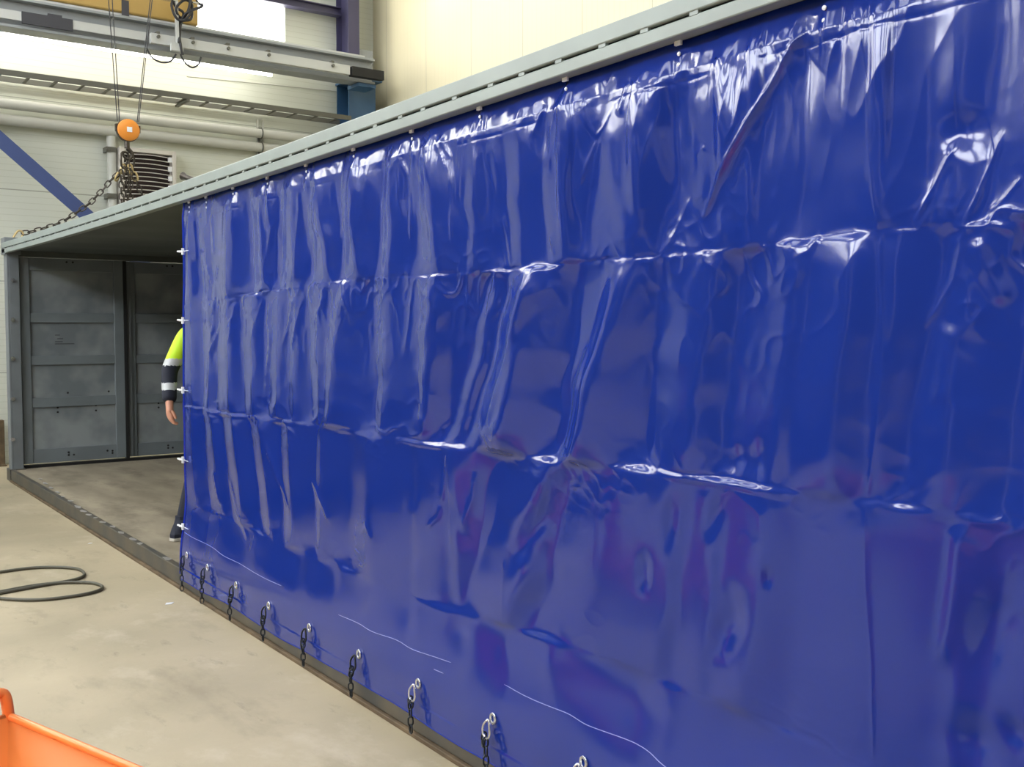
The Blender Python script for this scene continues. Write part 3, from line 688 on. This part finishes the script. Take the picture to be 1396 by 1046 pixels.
# crumple near the top hem
th = ztop[:,None]-Z
hem = np.exp(-(th/.20)**2)
cr = noise2((Y+.03*noise2(Y/.1,Z/.1,70))/.05, Z/.045, 71)
cr2 = 1-np.abs(noise2(Y/.065, Z/.17, 72)); cr3 = 1-np.abs(noise2((Y+.2*Z)/.09, Z/.28, 73))
act = np.clip((PX-250)/120,.25,1)*np.clip((1330-PX)/200,.15,1)
Dp += act*(.0022*cr*np.exp(-(th/.11)**2) + .0045*cr2**2*np.exp(-(th/.22)**2)*np.clip(noise2(Y/.25,Z*0,74)+.6,0,1) + .007*cr3**3*np.exp(-((th-.22)/.24)**2)*np.clip(noise2(Y/.33,Z/.8,75)+.35,0,1))
Dp += act*.0018*noise2(Y/.07,Z/.06,76)*np.exp(-((th-.11)/.035)**2)
# bellies below the hem: the sheet stands out from the rail in columns
for cpx,wpx,A,Ls in ((268,8,.012,.30),(318,9,.010,.25),(366,8,.014,.30),(432,14,.012,.3),(500,26,.022,.34),(545,12,.012,.3),(572,14,.016,.35),(605,18,.024,.42),(635,16,.024,.42),(690,16,.014,.35),(730,22,.018,.3),(760,18,.026,.46),(776,10,.020,.4),(815,24,.026,.34),(862,26,.028,.42),(893,22,.030,.44),(935,14,.012,.2),(970,26,.026,.40),(1003,24,.030,.42),(1030,14,.016,.2),(1075,16,.014,.16),(1118,14,.012,.14),(1165,14,.012,.2),(1190,14,.016,.35)):
    cw = wpx*(1+.3*noise2(Z*5,Y*0,int(cpx))); cc = cpx+8*noise2(Z*4+3,Y*0,int(cpx)+9)
    msk = np.exp(-((PX-cc)/cw)**4)
    Dp += A*1.05*msk*(1-np.exp(-th/(.45*Ls)))*np.exp(-(th/Ls)**3)
# hem seam line .11 below the top
Dp += (.001*sg(.115-th,.003) - .0012*np.exp(-((th-.118)/.004)**2))*np.clip(.5+1.2*noise2(Y/.2,Y*0,91),.1,1.2)
# pull points under each hanger
for hy_ in hang_y:
    Dp += .010*np.exp(-((Y-hy_)/(.018+.10*th))**2)*np.exp(-th/.22) 
# strokes
def stroke(pts, A, w, kind='r', W=None, taper=.2):
    global Dp
    if A<0: w *= 2.4
    big = kind=='D'; kind = 'c' if big else kind
    lim = (.9 if big else .42 if pts[0][0]<870 else .30)*w
    if kind!='s': A = math.copysign(min(abs(A), lim), A)
    else: A = min(A, .22*w)
    q = world_line(pts); sl = np.linalg.norm(np.diff(q,axis=0),axis=1); cum = np.concatenate([[0],np.cumsum(sl)]); tot = cum[-1]
    mg = (W or w)*3.2+.01
    iy = np.where((ycol>q[:,0].min()-mg)&(ycol<q[:,0].max()+mg))[0]
    if len(iy)==0: return
    a,b = iy[0],iy[-1]+1; yy = Y[a:b]; zz = Z[a:b]
    best = np.full(yy.shape,1e9); sgn = np.zeros(yy.shape); tt = np.zeros(yy.shape)
    for i in range(len(q)-1):
        d0 = q[i+1]-q[i]; L2 = (d0**2).sum(); t = np.clip(((yy-q[i,0])*d0[0]+(zz-q[i,1])*d0[1])/L2,0,1)
        ey = yy-q[i,0]-t*d0[0]; ez = zz-q[i,1]-t*d0[1]; ds = np.sqrt(ey**2+ez**2); cr_ = np.sign(d0[0]*ez-d0[1]*ey)
        m_ = ds<best; best = np.where(m_,ds,best); sgn = np.where(m_,cr_,sgn); tt = np.where(m_,(cum[i]+t*sl[i])/tot,tt)
    taper = .48 if A<0 and taper else taper
    env = np.clip(tt/max(taper,1e-6),0,1)*np.clip((1-tt)/taper,0,1); env = env*env*(3-2*env) if taper>0 else 1
    if kind=='r': f = np.exp(-(best/w)**2)
    elif kind=='c': f = np.exp(-best/w)
    elif kind=='s': f = np.tanh(sgn*best/w)*np.exp(-(best/(W or 3*w))**2)
    Dp[a:b] += A*f*env
# long raised diagonal fold at the upper right and its neighbours
stroke([(1108,30),(1085,60),(1052,120),(1020,180),(990,235),(955,305)], .020,.010,'D',taper=.12)
stroke([(1108,30),(1085,60),(1052,120),(1020,180),(990,235),(955,305)], .012,.035,'s',W=.10,taper=.15)
stroke([(940,265),(925,300),(905,345)], .010,.012,'c')

stroke([(1185,0),(1180,40),(1188,110),(1190,200),(1203,318)], .007,.01,'c',taper=.05)
stroke([(1203,318),(1207,450),(1206,500),(1195,600),(1182,684)], .007,.008,'c',taper=.05)
stroke([(1182,684),(1183,800),(1190,900),(1192,1040)], .004,.006,'c',taper=.05)
stroke([(1370,170),(1350,220),(1330,270),(1310,310)], .012,.013,'c')
stroke([(1310,180),(1285,230),(1262,275),(1248,310)], .009,.010,'c')
stroke([(1330,140),(1310,180),(1290,215)], -.010,.018,'r')
stroke([(1275,262),(1258,285),(1246,305)], .004,.004,'c')
stroke([(1340,255),(1328,285),(1312,308)], .008,.006,'c')
stroke([(1396,240),(1370,270),(1345,290)], .008,.008,'c')
stroke([(1265,165),(1300,178),(1340,150),(1380,140)], -.004,.045,'r')

stroke([(1310,310),(1308,340),(1298,380),(1275,420),(1255,450)], .014,.014,'c')
stroke([(1303,415),(1330,413),(1340,420),(1325,440),(1312,442)], .010,.007,'c')
stroke([(1312,442),(1300,480),(1298,560)], .008,.02,'s',W=.06)
stroke([(1330,320),(1345,370),(1370,420)], .012,.022,'r')
stroke([(880,480),(875,560),(872,640)], .008,.012,'s',W=.05)
stroke([(1005,600),(1000,630),(985,655)], -.008,.012,'r')
stroke([(1040,590),(1028,640),(1020,668)], -.008,.014,'r')
stroke([(752,640),(735,700),(700,760),(690,800)], -.014,.020,'r')
stroke([(752,640),(735,700),(700,760)], .008,.012,'s',W=.06)
stroke([(930,655),(915,700),(908,770)], -.010,.012,'r')
stroke([(880,740),(876,790),(872,820)], -.008,.012,'r')
stroke([(985,665),(975,700),(962,745)], -.008,.010,'r')
stroke([(685,760),(686,850)], .004,.005,'c'); stroke([(800,460),(790,520),(770,600),(765,630)], .010,.018,'r')
stroke([(740,380),(715,440),(690,520),(665,600)], .012,.03,'s',W=.09)
stroke([(1365,760),(1358,830),(1330,900),(1305,960)], -.014,.022,'r')
stroke([(1350,980),(1320,1010),(1308,1046)], -.012,.020,'r'); stroke([(1396,985),(1375,1005),(1362,1015)], -.010,.012,'r')
stroke([(1010,790),(998,850),(980,880),(960,890)], -.012,.018,'r'); stroke([(1040,785),(1060,790)], -.006,.01,'r')
stroke([(1310,700),(1303,780),(1292,860),(1280,920)], .012,.020,'r')
# narrow wrinkles in the left part
for pts,A,w in (([(290,380),(292,410),(291,440),(286,470)],.012,.02),([(298,360),(292,385)],.012,.02),([(280,360),(288,392)],.010,.02),
    ([(322,410),(318,440),(316,470)],.010,.018),([(358,405),(350,440),(345,460)],.012,.018),([(365,410),(362,440),(368,470)],.010,.018),
    ([(400,400),(392,440),(384,475)],.012,.018),([(412,405),(404,440),(396,480)],.010,.016),([(447,398),(436,425),(430,450)],.010,.015),
    ([(437,430),(432,470),(430,500)],.010,.012),([(470,395),(478,420),(482,445)],.008,.012),([(300,440),(286,480),(284,540)],.008,.02),
    ([(368,440),(362,500),(358,560)],.008,.02),([(562,390),(558,440),(552,490)],.012,.012),([(545,170),(547,215),(560,250)],.008,.014),
    ([(600,180),(618,215),(620,260)],.008,.01),([(590,175),(605,205),(617,240)],.006,.008),([(560,260),(561,330)],.006,.01),
    ([(355,245),(360,290),(364,315)],.010,.016),([(263,290),(265,330),(266,360)],.012,.03),([(286,290),(289,350)],.012,.02),
    ([(432,260),(428,300),(437,330)],.010,.02),([(685,290),(690,330),(694,365)],.010,.012),([(680,320),(686,350),(690,368)],.008,.008),([(750,320),(757,350)],.008,.008),
    ([(622,230),(621,300),(621,340)],.010,.008),([(628,180),(628,240),(627,285)],.007,.008),([(638,180),(635,230),(633,280)],.010,.01),
    ([(775,110),(768,160),(763,230)],.012,.010),([(765,130),(755,180),(752,235)],.010,.012),([(745,140),(730,190)],.008,.014),
    ([(800,130),(806,170),(818,190)],.010,.012),([(818,185),(805,220),(790,258)],.010,.010),([(822,185),(812,225),(805,262)],.010,.008),([(840,145),(825,175),(812,190)],.006,.008),
    ([(908,95),(906,150),(895,190),(880,250)],.012,.009),([(890,110),(882,150),(878,190)],.010,.012),([(862,110),(850,160)],.010,.016),
    ([(975,80),(972,120),(970,165)],.010,.010),([(1003,70),(1005,100),(1000,130),(990,180),(985,200)],.010,.012),([(1022,90),(1020,130),(1012,170),(995,205)],.010,.012),([(945,215),(965,200)],.006,.008),
    ([(1035,55),(1045,80)],.006,.008),([(1165,15),(1172,45)],.006,.006),([(1082,35),(1078,60)],.006,.006),
    ([(600,690),(606,650),(612,610)],.008,.012),([(582,720),(596,705),(600,690)],.006,.01),([(612,620),(612,750)],.006,.008),
    ([(645,640),(640,680),(625,730)],.008,.02),([(420,650),(440,690),(450,720)],.008,.02),([(360,600),(375,650),(395,700)],.01,.02),
    ([(310,650),(325,700),(340,740)],.010,.02),([(290,640),(300,690)],.010,.02),([(500,710),(512,740)],.006,.02)):
    stroke(pts,A*.75,w*.8,'c')
Dp *= 1.0
Xg = XC - Dp
# the sheet always hangs behind the rail face and in front of the bottom rail
Xg = np.minimum(Xg, 2.105); 
# bring it smoothly forward over the bottom rail
fwd = np.clip((.60-Z)/.4,0,1); fwd = fwd*fwd*(3-2*fwd)
Xg = Xg*(1-fwd*.85)+2.026*fwd*.85; Xg = np.where(Z<.14, np.minimum(Xg, 2.032), Xg)
hemx = np.clip((.09-th)/.09,0,1)
Xg = np.where(hemx>0, Xg*(1-hemx*.6)+2.10*hemx*.6, Xg)
nc, nr = Z.shape
co = np.stack([Xg,Y,Z],-1).reshape(-1,3).astype(np.float32)
idx = np.arange(nc*nr).reshape(nc,nr)
quads = np.stack([idx[:-1,:-1],idx[:-1,1:],idx[1:,1:],idx[1:,:-1]],-1).reshape(-1,4)
me = bpy.data.meshes.new('sheet'); me.vertices.add(len(co)); me.vertices.foreach_set('co', co.ravel())
me.loops.add(quads.size); me.loops.foreach_set('vertex_index', quads.ravel().astype(np.int32))
me.polygons.add(len(quads)); me.polygons.foreach_set('loop_start', (np.arange(len(quads))*4).astype(np.int32))
try: me.polygons.foreach_set('loop_total', np.full(len(quads),4,np.int32))
except Exception: pass
me.update(calc_edges=True); me.validate(); me.polygons.foreach_set('use_smooth', np.ones(len(quads),bool)); me.materials.append(M['pvc'])
cur = thing('curtain', (XC, 3.3, .08), 'large glossy blue PVC curtain hanging along the open side of the container', 'curtain')
sheet = bpy.data.objects.new('sheet', me); C.objects.link(sheet); sheet.parent = cur; sheet.matrix_parent_inverse = Matrix.Translation(cur.location).inverted()
def surf_x(y, z):
    i = int(np.argmin(np.abs(ycol-y))); j = int(np.clip((z-zbot[i])/(ztop[i]-zbot[i])*(NR-1),0,NR-1)); return float(Xg[i,j])
# doubled vertical edge strip at the open edge
mb = MB(); mb.tube([(surf_x(ycol[0],z)+.0,ycol[0]+.004,z) for z in np.linspace(.1,ztop[0],60)],.007,8); mb.build('edge_cord','pvc_hem',cur)
mb = MB(); mb.tube([(surf_x(y,zbot[0]+.01)+.0,y,zbot[int(np.argmin(np.abs(ycol-y)))]) for y in ycol[::6]],.002,6); mb.build('bottom_hem','pvc_hem',cur)
# hangers
for hy_ in hang_y:
    z = zb_(hy_); xx = surf_x(hy_, z-.03)
    mb = MB(); mb.box((xx-.012,hy_-.012,z-.012),(xx-.004,hy_+.012,z+.012)); 
    for k in range(2): mb.lathe((xx-.004,hy_,z-.035-.03*k),(-1,0,0),[(.006,0),(.006,.003),(.003,.005)],12)
    mb.build('roller_hanger','white_pl',cur)
# turn latches at the open edge
for py in (343,437,532,627,718):
    p = on_x(251.5,py,XC-.02); mb = MB()
    mb.cyl((p.x,p.y+.0,p.z),(p.x-.02,p.y+.035,p.z),.006,8); mb.box((p.x-.016,p.y-.008,p.z-.020),(p.x-.004,p.y+.010,p.z+.020)); mb.cyl((p.x-.010,p.y,p.z),(p.x-.010,p.y-.10,p.z),.0022,6); mb.cyl((p.x-.012,p.y+.0,p.z),(p.x-.022,p.y+.06,p.z+.003),.006,8)
    mb.build('turn_latch','white_pl',cur)
# worn white crease lines near the foot of the sheet
for pts in ([(251,726),(266,735),(290,747),(305,758),(325,768),(345,779),(365,790),(384,799)],[(462,838),(490,850),(510,861),(540,872),(560,884),(590,895),(614,904)],[(593,912),(606,918)],[(684,934),(720,952),(770,972),(800,990),(850,1010),(880,1025),(907,1046),(960,1080)]):
    L = []
    for p in smoothpts([on_x(a,b,XC-.03) for a,b in pts],6): L.append((surf_x(p.y,p.z)-.0005,p.y,p.z))
    MB().tube(L,[.0003]+[.0012]*(len(L)-2)+[.0003],6).build('worn_crease','thread',cur)
# ---- tie chains with grommets
ties = [(255,757),(283,774),(322,798),(367,826),(422,856),(490,892),(571,932),(672,980),(795,1040),(962,1125)]
ords = ['nearest its open edge','second from its open edge','third from its open edge','fourth from its open edge','fifth from its open edge','sixth from its open edge','seventh from its open edge','eighth from its open edge','cut off by the picture bottom']
for i,(px,py) in enumerate(ties[:9]):
    p = on_x(px,py,XC-.045); x = surf_x(p.y,p.z)
    g = MB(); g.tube([(x-.004,p.y+.014*math.cos(a),p.z+.017*math.sin(a)) for a in np.linspace(0,2*PI,21)[:-1]],.0048,8,closed=True)
    g.build('grommet','chrome',cur)
    t = thing('tie_chain', (x-.03,p.y,.03), 'dark tie-down chain on the curtain hem, '+ords[i], 'chain', 'tie-down chains along the curtain hem')
    zt0 = p.z-.008; xh = x-.018
    pts = smoothpts([(xh-.004,p.y+.004,zt0+.006),(xh-.016,p.y+.016,zt0-.014),(xh-.018,p.y+.014,zt0-.045),(xh-.012,p.y-.002,zt0-.058),(xh-.008,p.y-.012,zt0-.040),(xh-.006,p.y-.006,zt0-.012)],5,closed=True)
    MB().tube(pts,.0042,7,closed=True).build('snap_hook','chrome' if i>5 else 'chain',t)
    sway = random.uniform(-.012,.012)
    endz = .034+random.uniform(-.006,.012)
    # chain doubled back in two strands
    MB().chain([(xh-.016,p.y+.004,zt0-.055),(xh-.022,p.y-.004+sway,(zt0+endz)/2),(xh-.026,p.y-.016+sway,endz)],.034,.021,.0036).build('chain','chain',t)
    MB().chain([(xh-.010,p.y+.018,zt0-.045),(xh-.018,p.y+.016,zt0-.085-random.uniform(0,.02))],.030,.019,.0034).build('loose_link','chain',t)
# ------------------------------------------------------------------ person behind the curtain edge
fy_ = 7.42
zf = .120
pr = thing('person', (2.66,fy_,zf), 'person in yellow and navy hi-vis jacket, mostly hidden behind the curtain, one arm hanging', 'person')
def skin_obj(name, verts, edges, radii, m, parent, root_i=0, sub=2, zmats=None, cut=None):
    me = bpy.data.meshes.new(name); me.from_pydata([tuple(v) for v in verts], edges, []); o = bpy.data.objects.new(name, me); C.objects.link(o)
    sk = o.modifiers.new('skin','SKIN'); sk.use_smooth_shade = True
    for i,r in enumerate(radii):
        d = me.skin_vertices[0].data[i]; d.radius = (r if isinstance(r,tuple) else (r,r)); d.use_root = (i==root_i)
    sb = o.modifiers.new('sub','SUBSURF'); sb.levels = sub; sb.render_levels = sub
    dg = bpy.context.evaluated_depsgraph_get(); dg.update(); ev = o.evaluated_get(dg); nm = bpy.data.meshes.new_from_object(ev); nm.name = name
    o.modifiers.clear(); o.data = nm
    nm.materials.clear()
    for x in (m if isinstance(m,list) else [m]): nm.materials.append(M[x])
    for pl in nm.polygons: pl.use_smooth = True; pl.material_index = zmats(pl.center) if zmats else 0
    o.parent = parent; o.matrix_parent_inverse = Matrix.Translation(parent.location).inverted()
    return o
bx, by_ = 2.66, fy_
rw = Vector((2.275,7.30,1.085)); re_ = Vector((2.315,7.42,1.33)); rs = Vector((2.455,fy_,1.60))
lw = Vector((3.00,7.26,1.05)); le = Vector((2.97,7.42,1.29)); ls = Vector((2.865,fy_,1.60))
V=[];E=[];Rr=[]
def av(p,r,par=None):
    V.append(Vector(p)); Rr.append(r); i=len(V)-1
    if par is not None: E.append((par,i))
    return i
pel = av((bx,by_,1.05),(.15,.11)); wa = av((bx,by_,1.22),(.135,.10),pel); chs = av((bx,by_,1.42),(.15,.11),wa); nb = av((bx,by_-.01,1.60),(.10,.08),chs); nk = av((bx,by_-.02,1.69),.055,nb); h0 = av((bx-.01,by_-.04,1.76),(.062,.075),nk); h1 = av((bx-.015,by_-.045,1.84),(.078,.095),h0); h2=av((bx-.015,by_-.035,1.91),(.06,.075),h1)
def hand(wi, w, e, sgn):
    d = (w-e).normalized(); sd = Vector((sgn,0.25,0)); 
    palm = av(w+Vector((0,-.005,-.045)),(.028,.038),wi); kn = av(w+Vector((0,-.012,-.082)),(.022,.038),palm)
    for k,(off,L) in enumerate(((-.03,.058),(-.011,.068),(.009,.064),(.028,.05))):
        a = av(w+Vector((.010*sgn*-1,off*.95-.012,-.102)),.0115,kn); b = av(V[a]+Vector((.014*-sgn,0,-L*.34)),.0105,a); c = av(V[b]+Vector((.024*-sgn,.002,-L*.10)),.0095,b)
    ta = av(w+Vector((.008*-sgn,-.036,-.035)),.013,palm); tb = av(V[ta]+Vector((.012*-sgn,-.016,-.032)),.0115,ta); av(V[tb]+Vector((.008*-sgn,-.003,-.026)),.0095,tb)
si = av(rs,.055,nb); ei = av(re_,.042,si); wi = av(rw,.028,ei); hand(wi, rw, re_, -1)
si = av(ls,.055,nb); ei = av(le,.042,si); wi = av(lw,.028,ei); hand(wi, lw, le, 1)
ra = Vector((2.392,7.43,zf+.09)); la = Vector((2.82,7.52,zf+.09))
for hx_,kn_,an,toe in ((bx-.09,Vector((2.52,7.42,.62)),ra,Vector((-.12,-.15,-.045))),(bx+.09,Vector((2.79,7.40,.62)),la,Vector((.03,-.18,-.045)))):
    a=av((hx_,by_,.98),.085,pel); b=av(kn_,.058,a); c=av(an+Vector((0,.02,.0)),.034,b); av(an+Vector((toe.x*.3,toe.y*.3+.02,-.055)),.022,c)
body = skin_obj('body',V,E,Rr,'skin',pr,root_i=0,sub=2)
# face details: nose, ears, eyes on the head
mb = MB(); hc=Vector((bx-.015,by_-.045,1.84)); mb.tube([hc+Vector((0,-.085,.02)),hc+Vector((0,-.112,-.015)),hc+Vector((0,-.09,-.03))],[.008,.014,.008],8)
for s_ in (-1,1): mb.lathe(hc+Vector((.078*s_,.005,-.01)),(s_,0,0),[(.018,0),(.024,.006),(.012,.012)],12)
mb.build('face','skin',pr)
mb = MB()
for s_ in (-1,1): mb.lathe(hc+Vector((.03*s_,-.084,.012)),(0,-1,0),[(.010,0),(.008,.006),(.003,.009)],12)
mb.build('eye','sign',pr,split=True)
hr = MB(); hr.lathe(hc+Vector((0,.012,.02)),(0,0,1),[(.096,0),(.102,.03),(.094,.07),(.068,.098),(.02,.112)],20); hr.build('hair','hair',pr)
# jacket: torso + sleeves
V=[];E=[];Rr=[]
pel = av((bx,by_,1.00),(.185,.135)); wa = av((bx,by_,1.2),(.175,.13),pel); chs = av((bx,by_,1.42),(.185,.135),wa); nb = av((bx,by_-.005,1.595),(.12,.10),chs); av((bx,by_-.015,1.655),(.075,.075),nb)
for s3,e3,w3 in ((rs,re_,rw),(ls,le,lw)):
    a=av(s3,.078,nb); m_=av((s3+e3)/2,.07,a); b=av(e3,.062,m_); c=av((e3+w3)/2,.056,b); d=av(w3+(w3-e3).normalized()*-.02,.053,c)
def jm(c):
    arm = c.x<2.43 or c.x>2.9
    z=c.z
    if arm:
        if z>1.415: return 0
        if z>1.365: return 1
        if z>1.245: return 2
        if z>1.195: return 1
        return 2
    return 0 if z>1.25 else (1 if z>1.19 else 2)
skin_obj('jacket',V,E,Rr,['hivis','reflect','navy'],pr,sub=3,zmats=jm)
V=[];E=[];Rr=[]
pel = av((bx,by_,1.02),(.15,.12))
for hx_,kn_,an in ((bx-.09,Vector((2.52,7.42,.62)),ra),(bx+.09,Vector((2.79,7.40,.62)),la)):
    a=av((hx_,by_,.93),.105,pel); b=av(kn_,.082,a); b2=av((kn_+an)/2,.07,b); c=av(an+Vector((.010,.01,-.03)),.062,b2); av(an+Vector((.010,.012,-.055)),.066,c)
skin_obj('trousers',V,E,Rr,'navy',pr,sub=2)
def shoe(an, toe):
    ang = math.atan2(toe.y,toe.x); Rz = Matrix.Rotation(ang,4,'Z')
    base = Vector((an.x,an.y,zf+.002))
    outl = [(-.085,.0),(-.075,.032),(-.02,.038),(.05,.045),(.12,.048),(.17,.035),(.195,.0),(.17,-.035),(.12,-.045),(.05,-.04),(-.02,-.036),(-.075,-.03)]
    up = MB(); rings=[]
    for h,s_,cx_ in ((.018,1,0),(.045,1.0,0),(.07,.88,-.006),(.10,.68,-.03),(.125,.52,-.042),(.148,.50,-.045)):
        rings.append([up.bm.verts.new(base+(Rz@Vector((cx_+(x+0)*s_ if h<.08 else cx_+x*s_*.9, y*(1 if h<.05 else .95 if h<.08 else .9), h)))) for x,y in [(q[0]*1.12,q[1]*1.1) for q in outl]])
    for A,B in zip(rings,rings[1:]):
        for k in range(12): up._f([A[k],A[(k+1)%12],B[(k+1)%12],B[k]])
    up._f(rings[0][::-1]); up._f(rings[-1]); o = up.build('shoe','navy',pr); 
    so = MB(); so.prism([base+(Rz@Vector((x*1.16,y*1.18,0))) for x,y in outl],(0,0,.02)); so.build('sole','sole',o,bevel=.003)
    st = MB()
    for k in range(3): st.bar(base+(Rz@Vector((.01+.022*k,.044,.035))),base+(Rz@Vector((.0+.022*k,.036,.062))),.003,.006,up=(1,0,0))
    st.build('shoe_stripe','white_pl',o,split=True)
    o.matrix_parent_inverse = Matrix.Translation(pr.location).inverted()
shoe(ra, Vector((-.10,-.16,0))); shoe(la, Vector((.03,-.18,0)))
# ------------------------------------------------------------------ floor items
l1 = [(-60,790),(-20,783),(0,780),(43,774.5),(80,773.5),(106,776),(115,782.5),(109,788),(86,793.5),(43,799),(0,807),(-40,815)]
l2 = [(-40,817),(0,809),(29,803.5),(72,796),(100,794),(126,795),(139.5,800),(132,806),(106,812),(66,817),(34,818),(0,816),(-40,812)]
h1 = [on_z(a,b,.011) for a,b in l1]; h2 = [on_z(a,b,.011) for a,b in l2]
mb = MB(); mb.tube(smoothpts(h1,8),.010,10); o=mb.build('floor_cable','hose'); tag(o,'black cable lying in a far open loop on the concrete, left of the container','cable')
mb = MB(); mb.tube(smoothpts([p+Vector((0,0,.0)) for p in h2],8),.010,10); o=mb.build('floor_cable','hose'); tag(o,'black cable lying in a near flat loop on the concrete, left of the container','cable')
for px,py,s_,lab in ((123,741,.02,'tiny white paper scrap on the floor behind the cable loops'),(231,823,.03,'small white paper scrap on the floor close to the container rail')):
    p = on_z(px,py,.001); mb=MB(); mb.prism([(p.x-s_,p.y-s_*.5,.001),(p.x+s_*.2,p.y-s_*.8,.001),(p.x+s_,p.y+s_*.3,.001),(p.x-s_*.4,p.y+s_*.7,.001)],(0,0,.002)); tag(mb.build('paper_scrap','white_pl',smooth=False),lab,'scrap')
# dark object at far left by wall base
p = on_z(2,634,0.0)
tag(MB().box((p.x-.14,13.40,0.001),(p.x+.02,13.50,.55)).box((p.x-.18,13.36,0.001),(p.x+.03,13.54,.02)).build('steel_bollard','rust',bevel=.006),'dark rusty steel stub standing at the foot of the back wall left of the container','bollard')
# bar end on the roof
p = on_x(249,240,RX+.13); q = on_x(275,250,RX+.20)
tag(MB().tube([p,p+(q-p)*.15,q],[.026,.017,.017],10).build('steel_bar','chain_old'),'short dark steel bar lying on the container roof edge','bar')
# two low flatbed trailers, out of view, added to darken reflections in the sheet
M['trailer'] = mat('trailer_paint', (.045,.05,.06), .5)
def trailer(ya, yb, lab):
    t = thing('flatbed_trailer', (-3.0,(ya+yb)/2,0), lab, 'trailer')
    MB().box((-6.6,ya,.72),(.55,yb,.95)).build('deck','trailer',t,bevel=.02)
    MB().box((-6.4,ya+.05,.25),(.4,ya+.10,.715)).build('side_skirt','trailer',t); MB().box((-6.4,yb-.10,.25),(.4,yb-.05,.715)).build('side_skirt','trailer',t)
    MB().box((.44,ya+.1,.30),(.52,yb-.1,.715)).build('bumper','trailer',t,bevel=.01)
    for x in (-5.6,-4.5,-.8):
        MB().cyl((x,ya+.3,.36),(x,yb-.3,.36),.05,12).build('axle','chain_old',t)
        for y in (ya+.12,yb-.40): MB().lathe((x,y,.36),(0,1,0),[(.16,.03),(.20,.0),(.34,.0),(.36,.03),(.36,.25),(.34,.28),(.20,.28),(.16,.25)],28).build('wheel','cable',t)
trailer(7.9,10.3,'nearer of two dark low flatbed trailers standing left of the container')
trailer(10.8,13.2,'farther of two dark low flatbed trailers, next to the back wall')
# red pallet truck added left of the view for red tints in the curtain
M['red'] = mat('red_paint', (.75,.04,.02), .35)
t = thing('pallet_truck', (0.0,4.5,0), 'red hand pallet truck standing on the concrete between the orange skip and the trailers', 'pallet truck')
for x in (-.27,.11): MB().box((x,3.95,.10),(x+.16,5.1,.17)).build('fork','red',t,bevel=.01)
MB().box((-.27,5.1,.10),(.27,5.28,.52)).build('pump_body','red',t,bevel=.02)
MB().tube(smoothpts([(0,5.28,.45),(0,5.36,.9),(0,5.40,1.15),(-.09,5.41,1.22),(-.09,5.42,1.3),(.09,5.42,1.3),(.09,5.41,1.22),(0,5.40,1.15)],4),.016,8).build('handle','red',t)
for x in (-.06,.03): MB().lathe((x,5.36,.09),(1,0,0),[(.03,0),(.09,.0),(.09,.04),(.03,.04)],20).build('steering_wheel','cable',t)
MB().box((-.06,5.26,.08),(.06,5.36,.2)).build('wheel_fork','red',t)
for x in (-.22,.16): MB().lathe((x,4.05,.04),(1,0,0),[(.01,0),(.04,.0),(.04,.06),(.01,.06)],16).build('load_roller','cable',t)
for x in (-.23,.15): MB().box((x,4.0,.03),(x+.01,4.2,.11)).build('roller_bracket','red',t)
# orange skip, near left
zs = .80
e1 = on_z(13,977,zs); e2 = on_z(178,1046,zs); u = (e2-e1).normalized(); n_ = Vector((-u.y,u.x,0)); 
if n_.x>0: n_=-n_
e1 = e1 + u*-.0; Lk=1.5; Wk=1.0
t = thing('tipping_skip', tuple((e1+u*Lk/2+n_*Wk/2).xy)+(0,), 'bright orange steel skip with a rounded rim in the near corner of the hall', 'skip')
c0=e1; c1=e1+u*Lk; c2=c1+n_*Wk; c3=c0+n_*Wk
def dn(p,ins,z):
    cen=(c0+c2)/2; q=p+(cen-p)*ins; return Vector((q.x,q.y,z))
bt=[dn(c,.38,.16) for c in (c0,c1,c2,c3)]
mb=MB(); cs=[c0,c1,c2,c3]
for i in range(4):
    a,b=cs[i],cs[(i+1)%4]; a2,b2=bt[i],bt[(i+1)%4]; vs=[mb.bm.verts.new(v) for v in (a,b,b2,a2)]; mb._f(vs)
mb._f([mb.bm.verts.new(v) for v in bt])
bmesh.ops.remove_doubles(mb.bm, verts=mb.bm.verts[:], dist=.0005)
o=mb.build('tub','orange',t); sm=o.modifiers.new('s','SOLIDIFY'); sm.thickness=.006
MB().tube(cs,.009,12,closed=True).build('rim','orange',t)
mb=MB(); q=on_z(4,952,zs+.045); mb.tube(smoothpts([c0+Vector((0,0,-.05)),c0+Vector((-.004,.004,.03)),c0+Vector((-.02,.004,.052)),c0+n_*.09+Vector((0,0,.05)),c0+n_*.11+Vector((0,0,-.04))],5),.012,12); mb.build('lifting_lug','orange',t)
mb=MB()
for a in (bt[0],bt[1],bt[2],bt[3]): mb.box((a.x-.04,a.y-.04,0),(a.x+.04,a.y+.04,.159))
mb.build('foot','orange',t,split=True)
# ------------------------------------------------------------------ world + view
wld = bpy.data.worlds.new('w'); S.world = wld; wld.use_nodes = True
wld.node_tree.nodes['Background'].inputs[0].default_value = (.8,.9,1,1); wld.node_tree.nodes['Background'].inputs[1].default_value = .5
S.view_settings.view_transform = 'Standard'; S.view_settings.look = 'None'; S.view_settings.gamma = 1; S.view_settings.use_curve_mapping = False
S.view_settings.exposure = 0.95
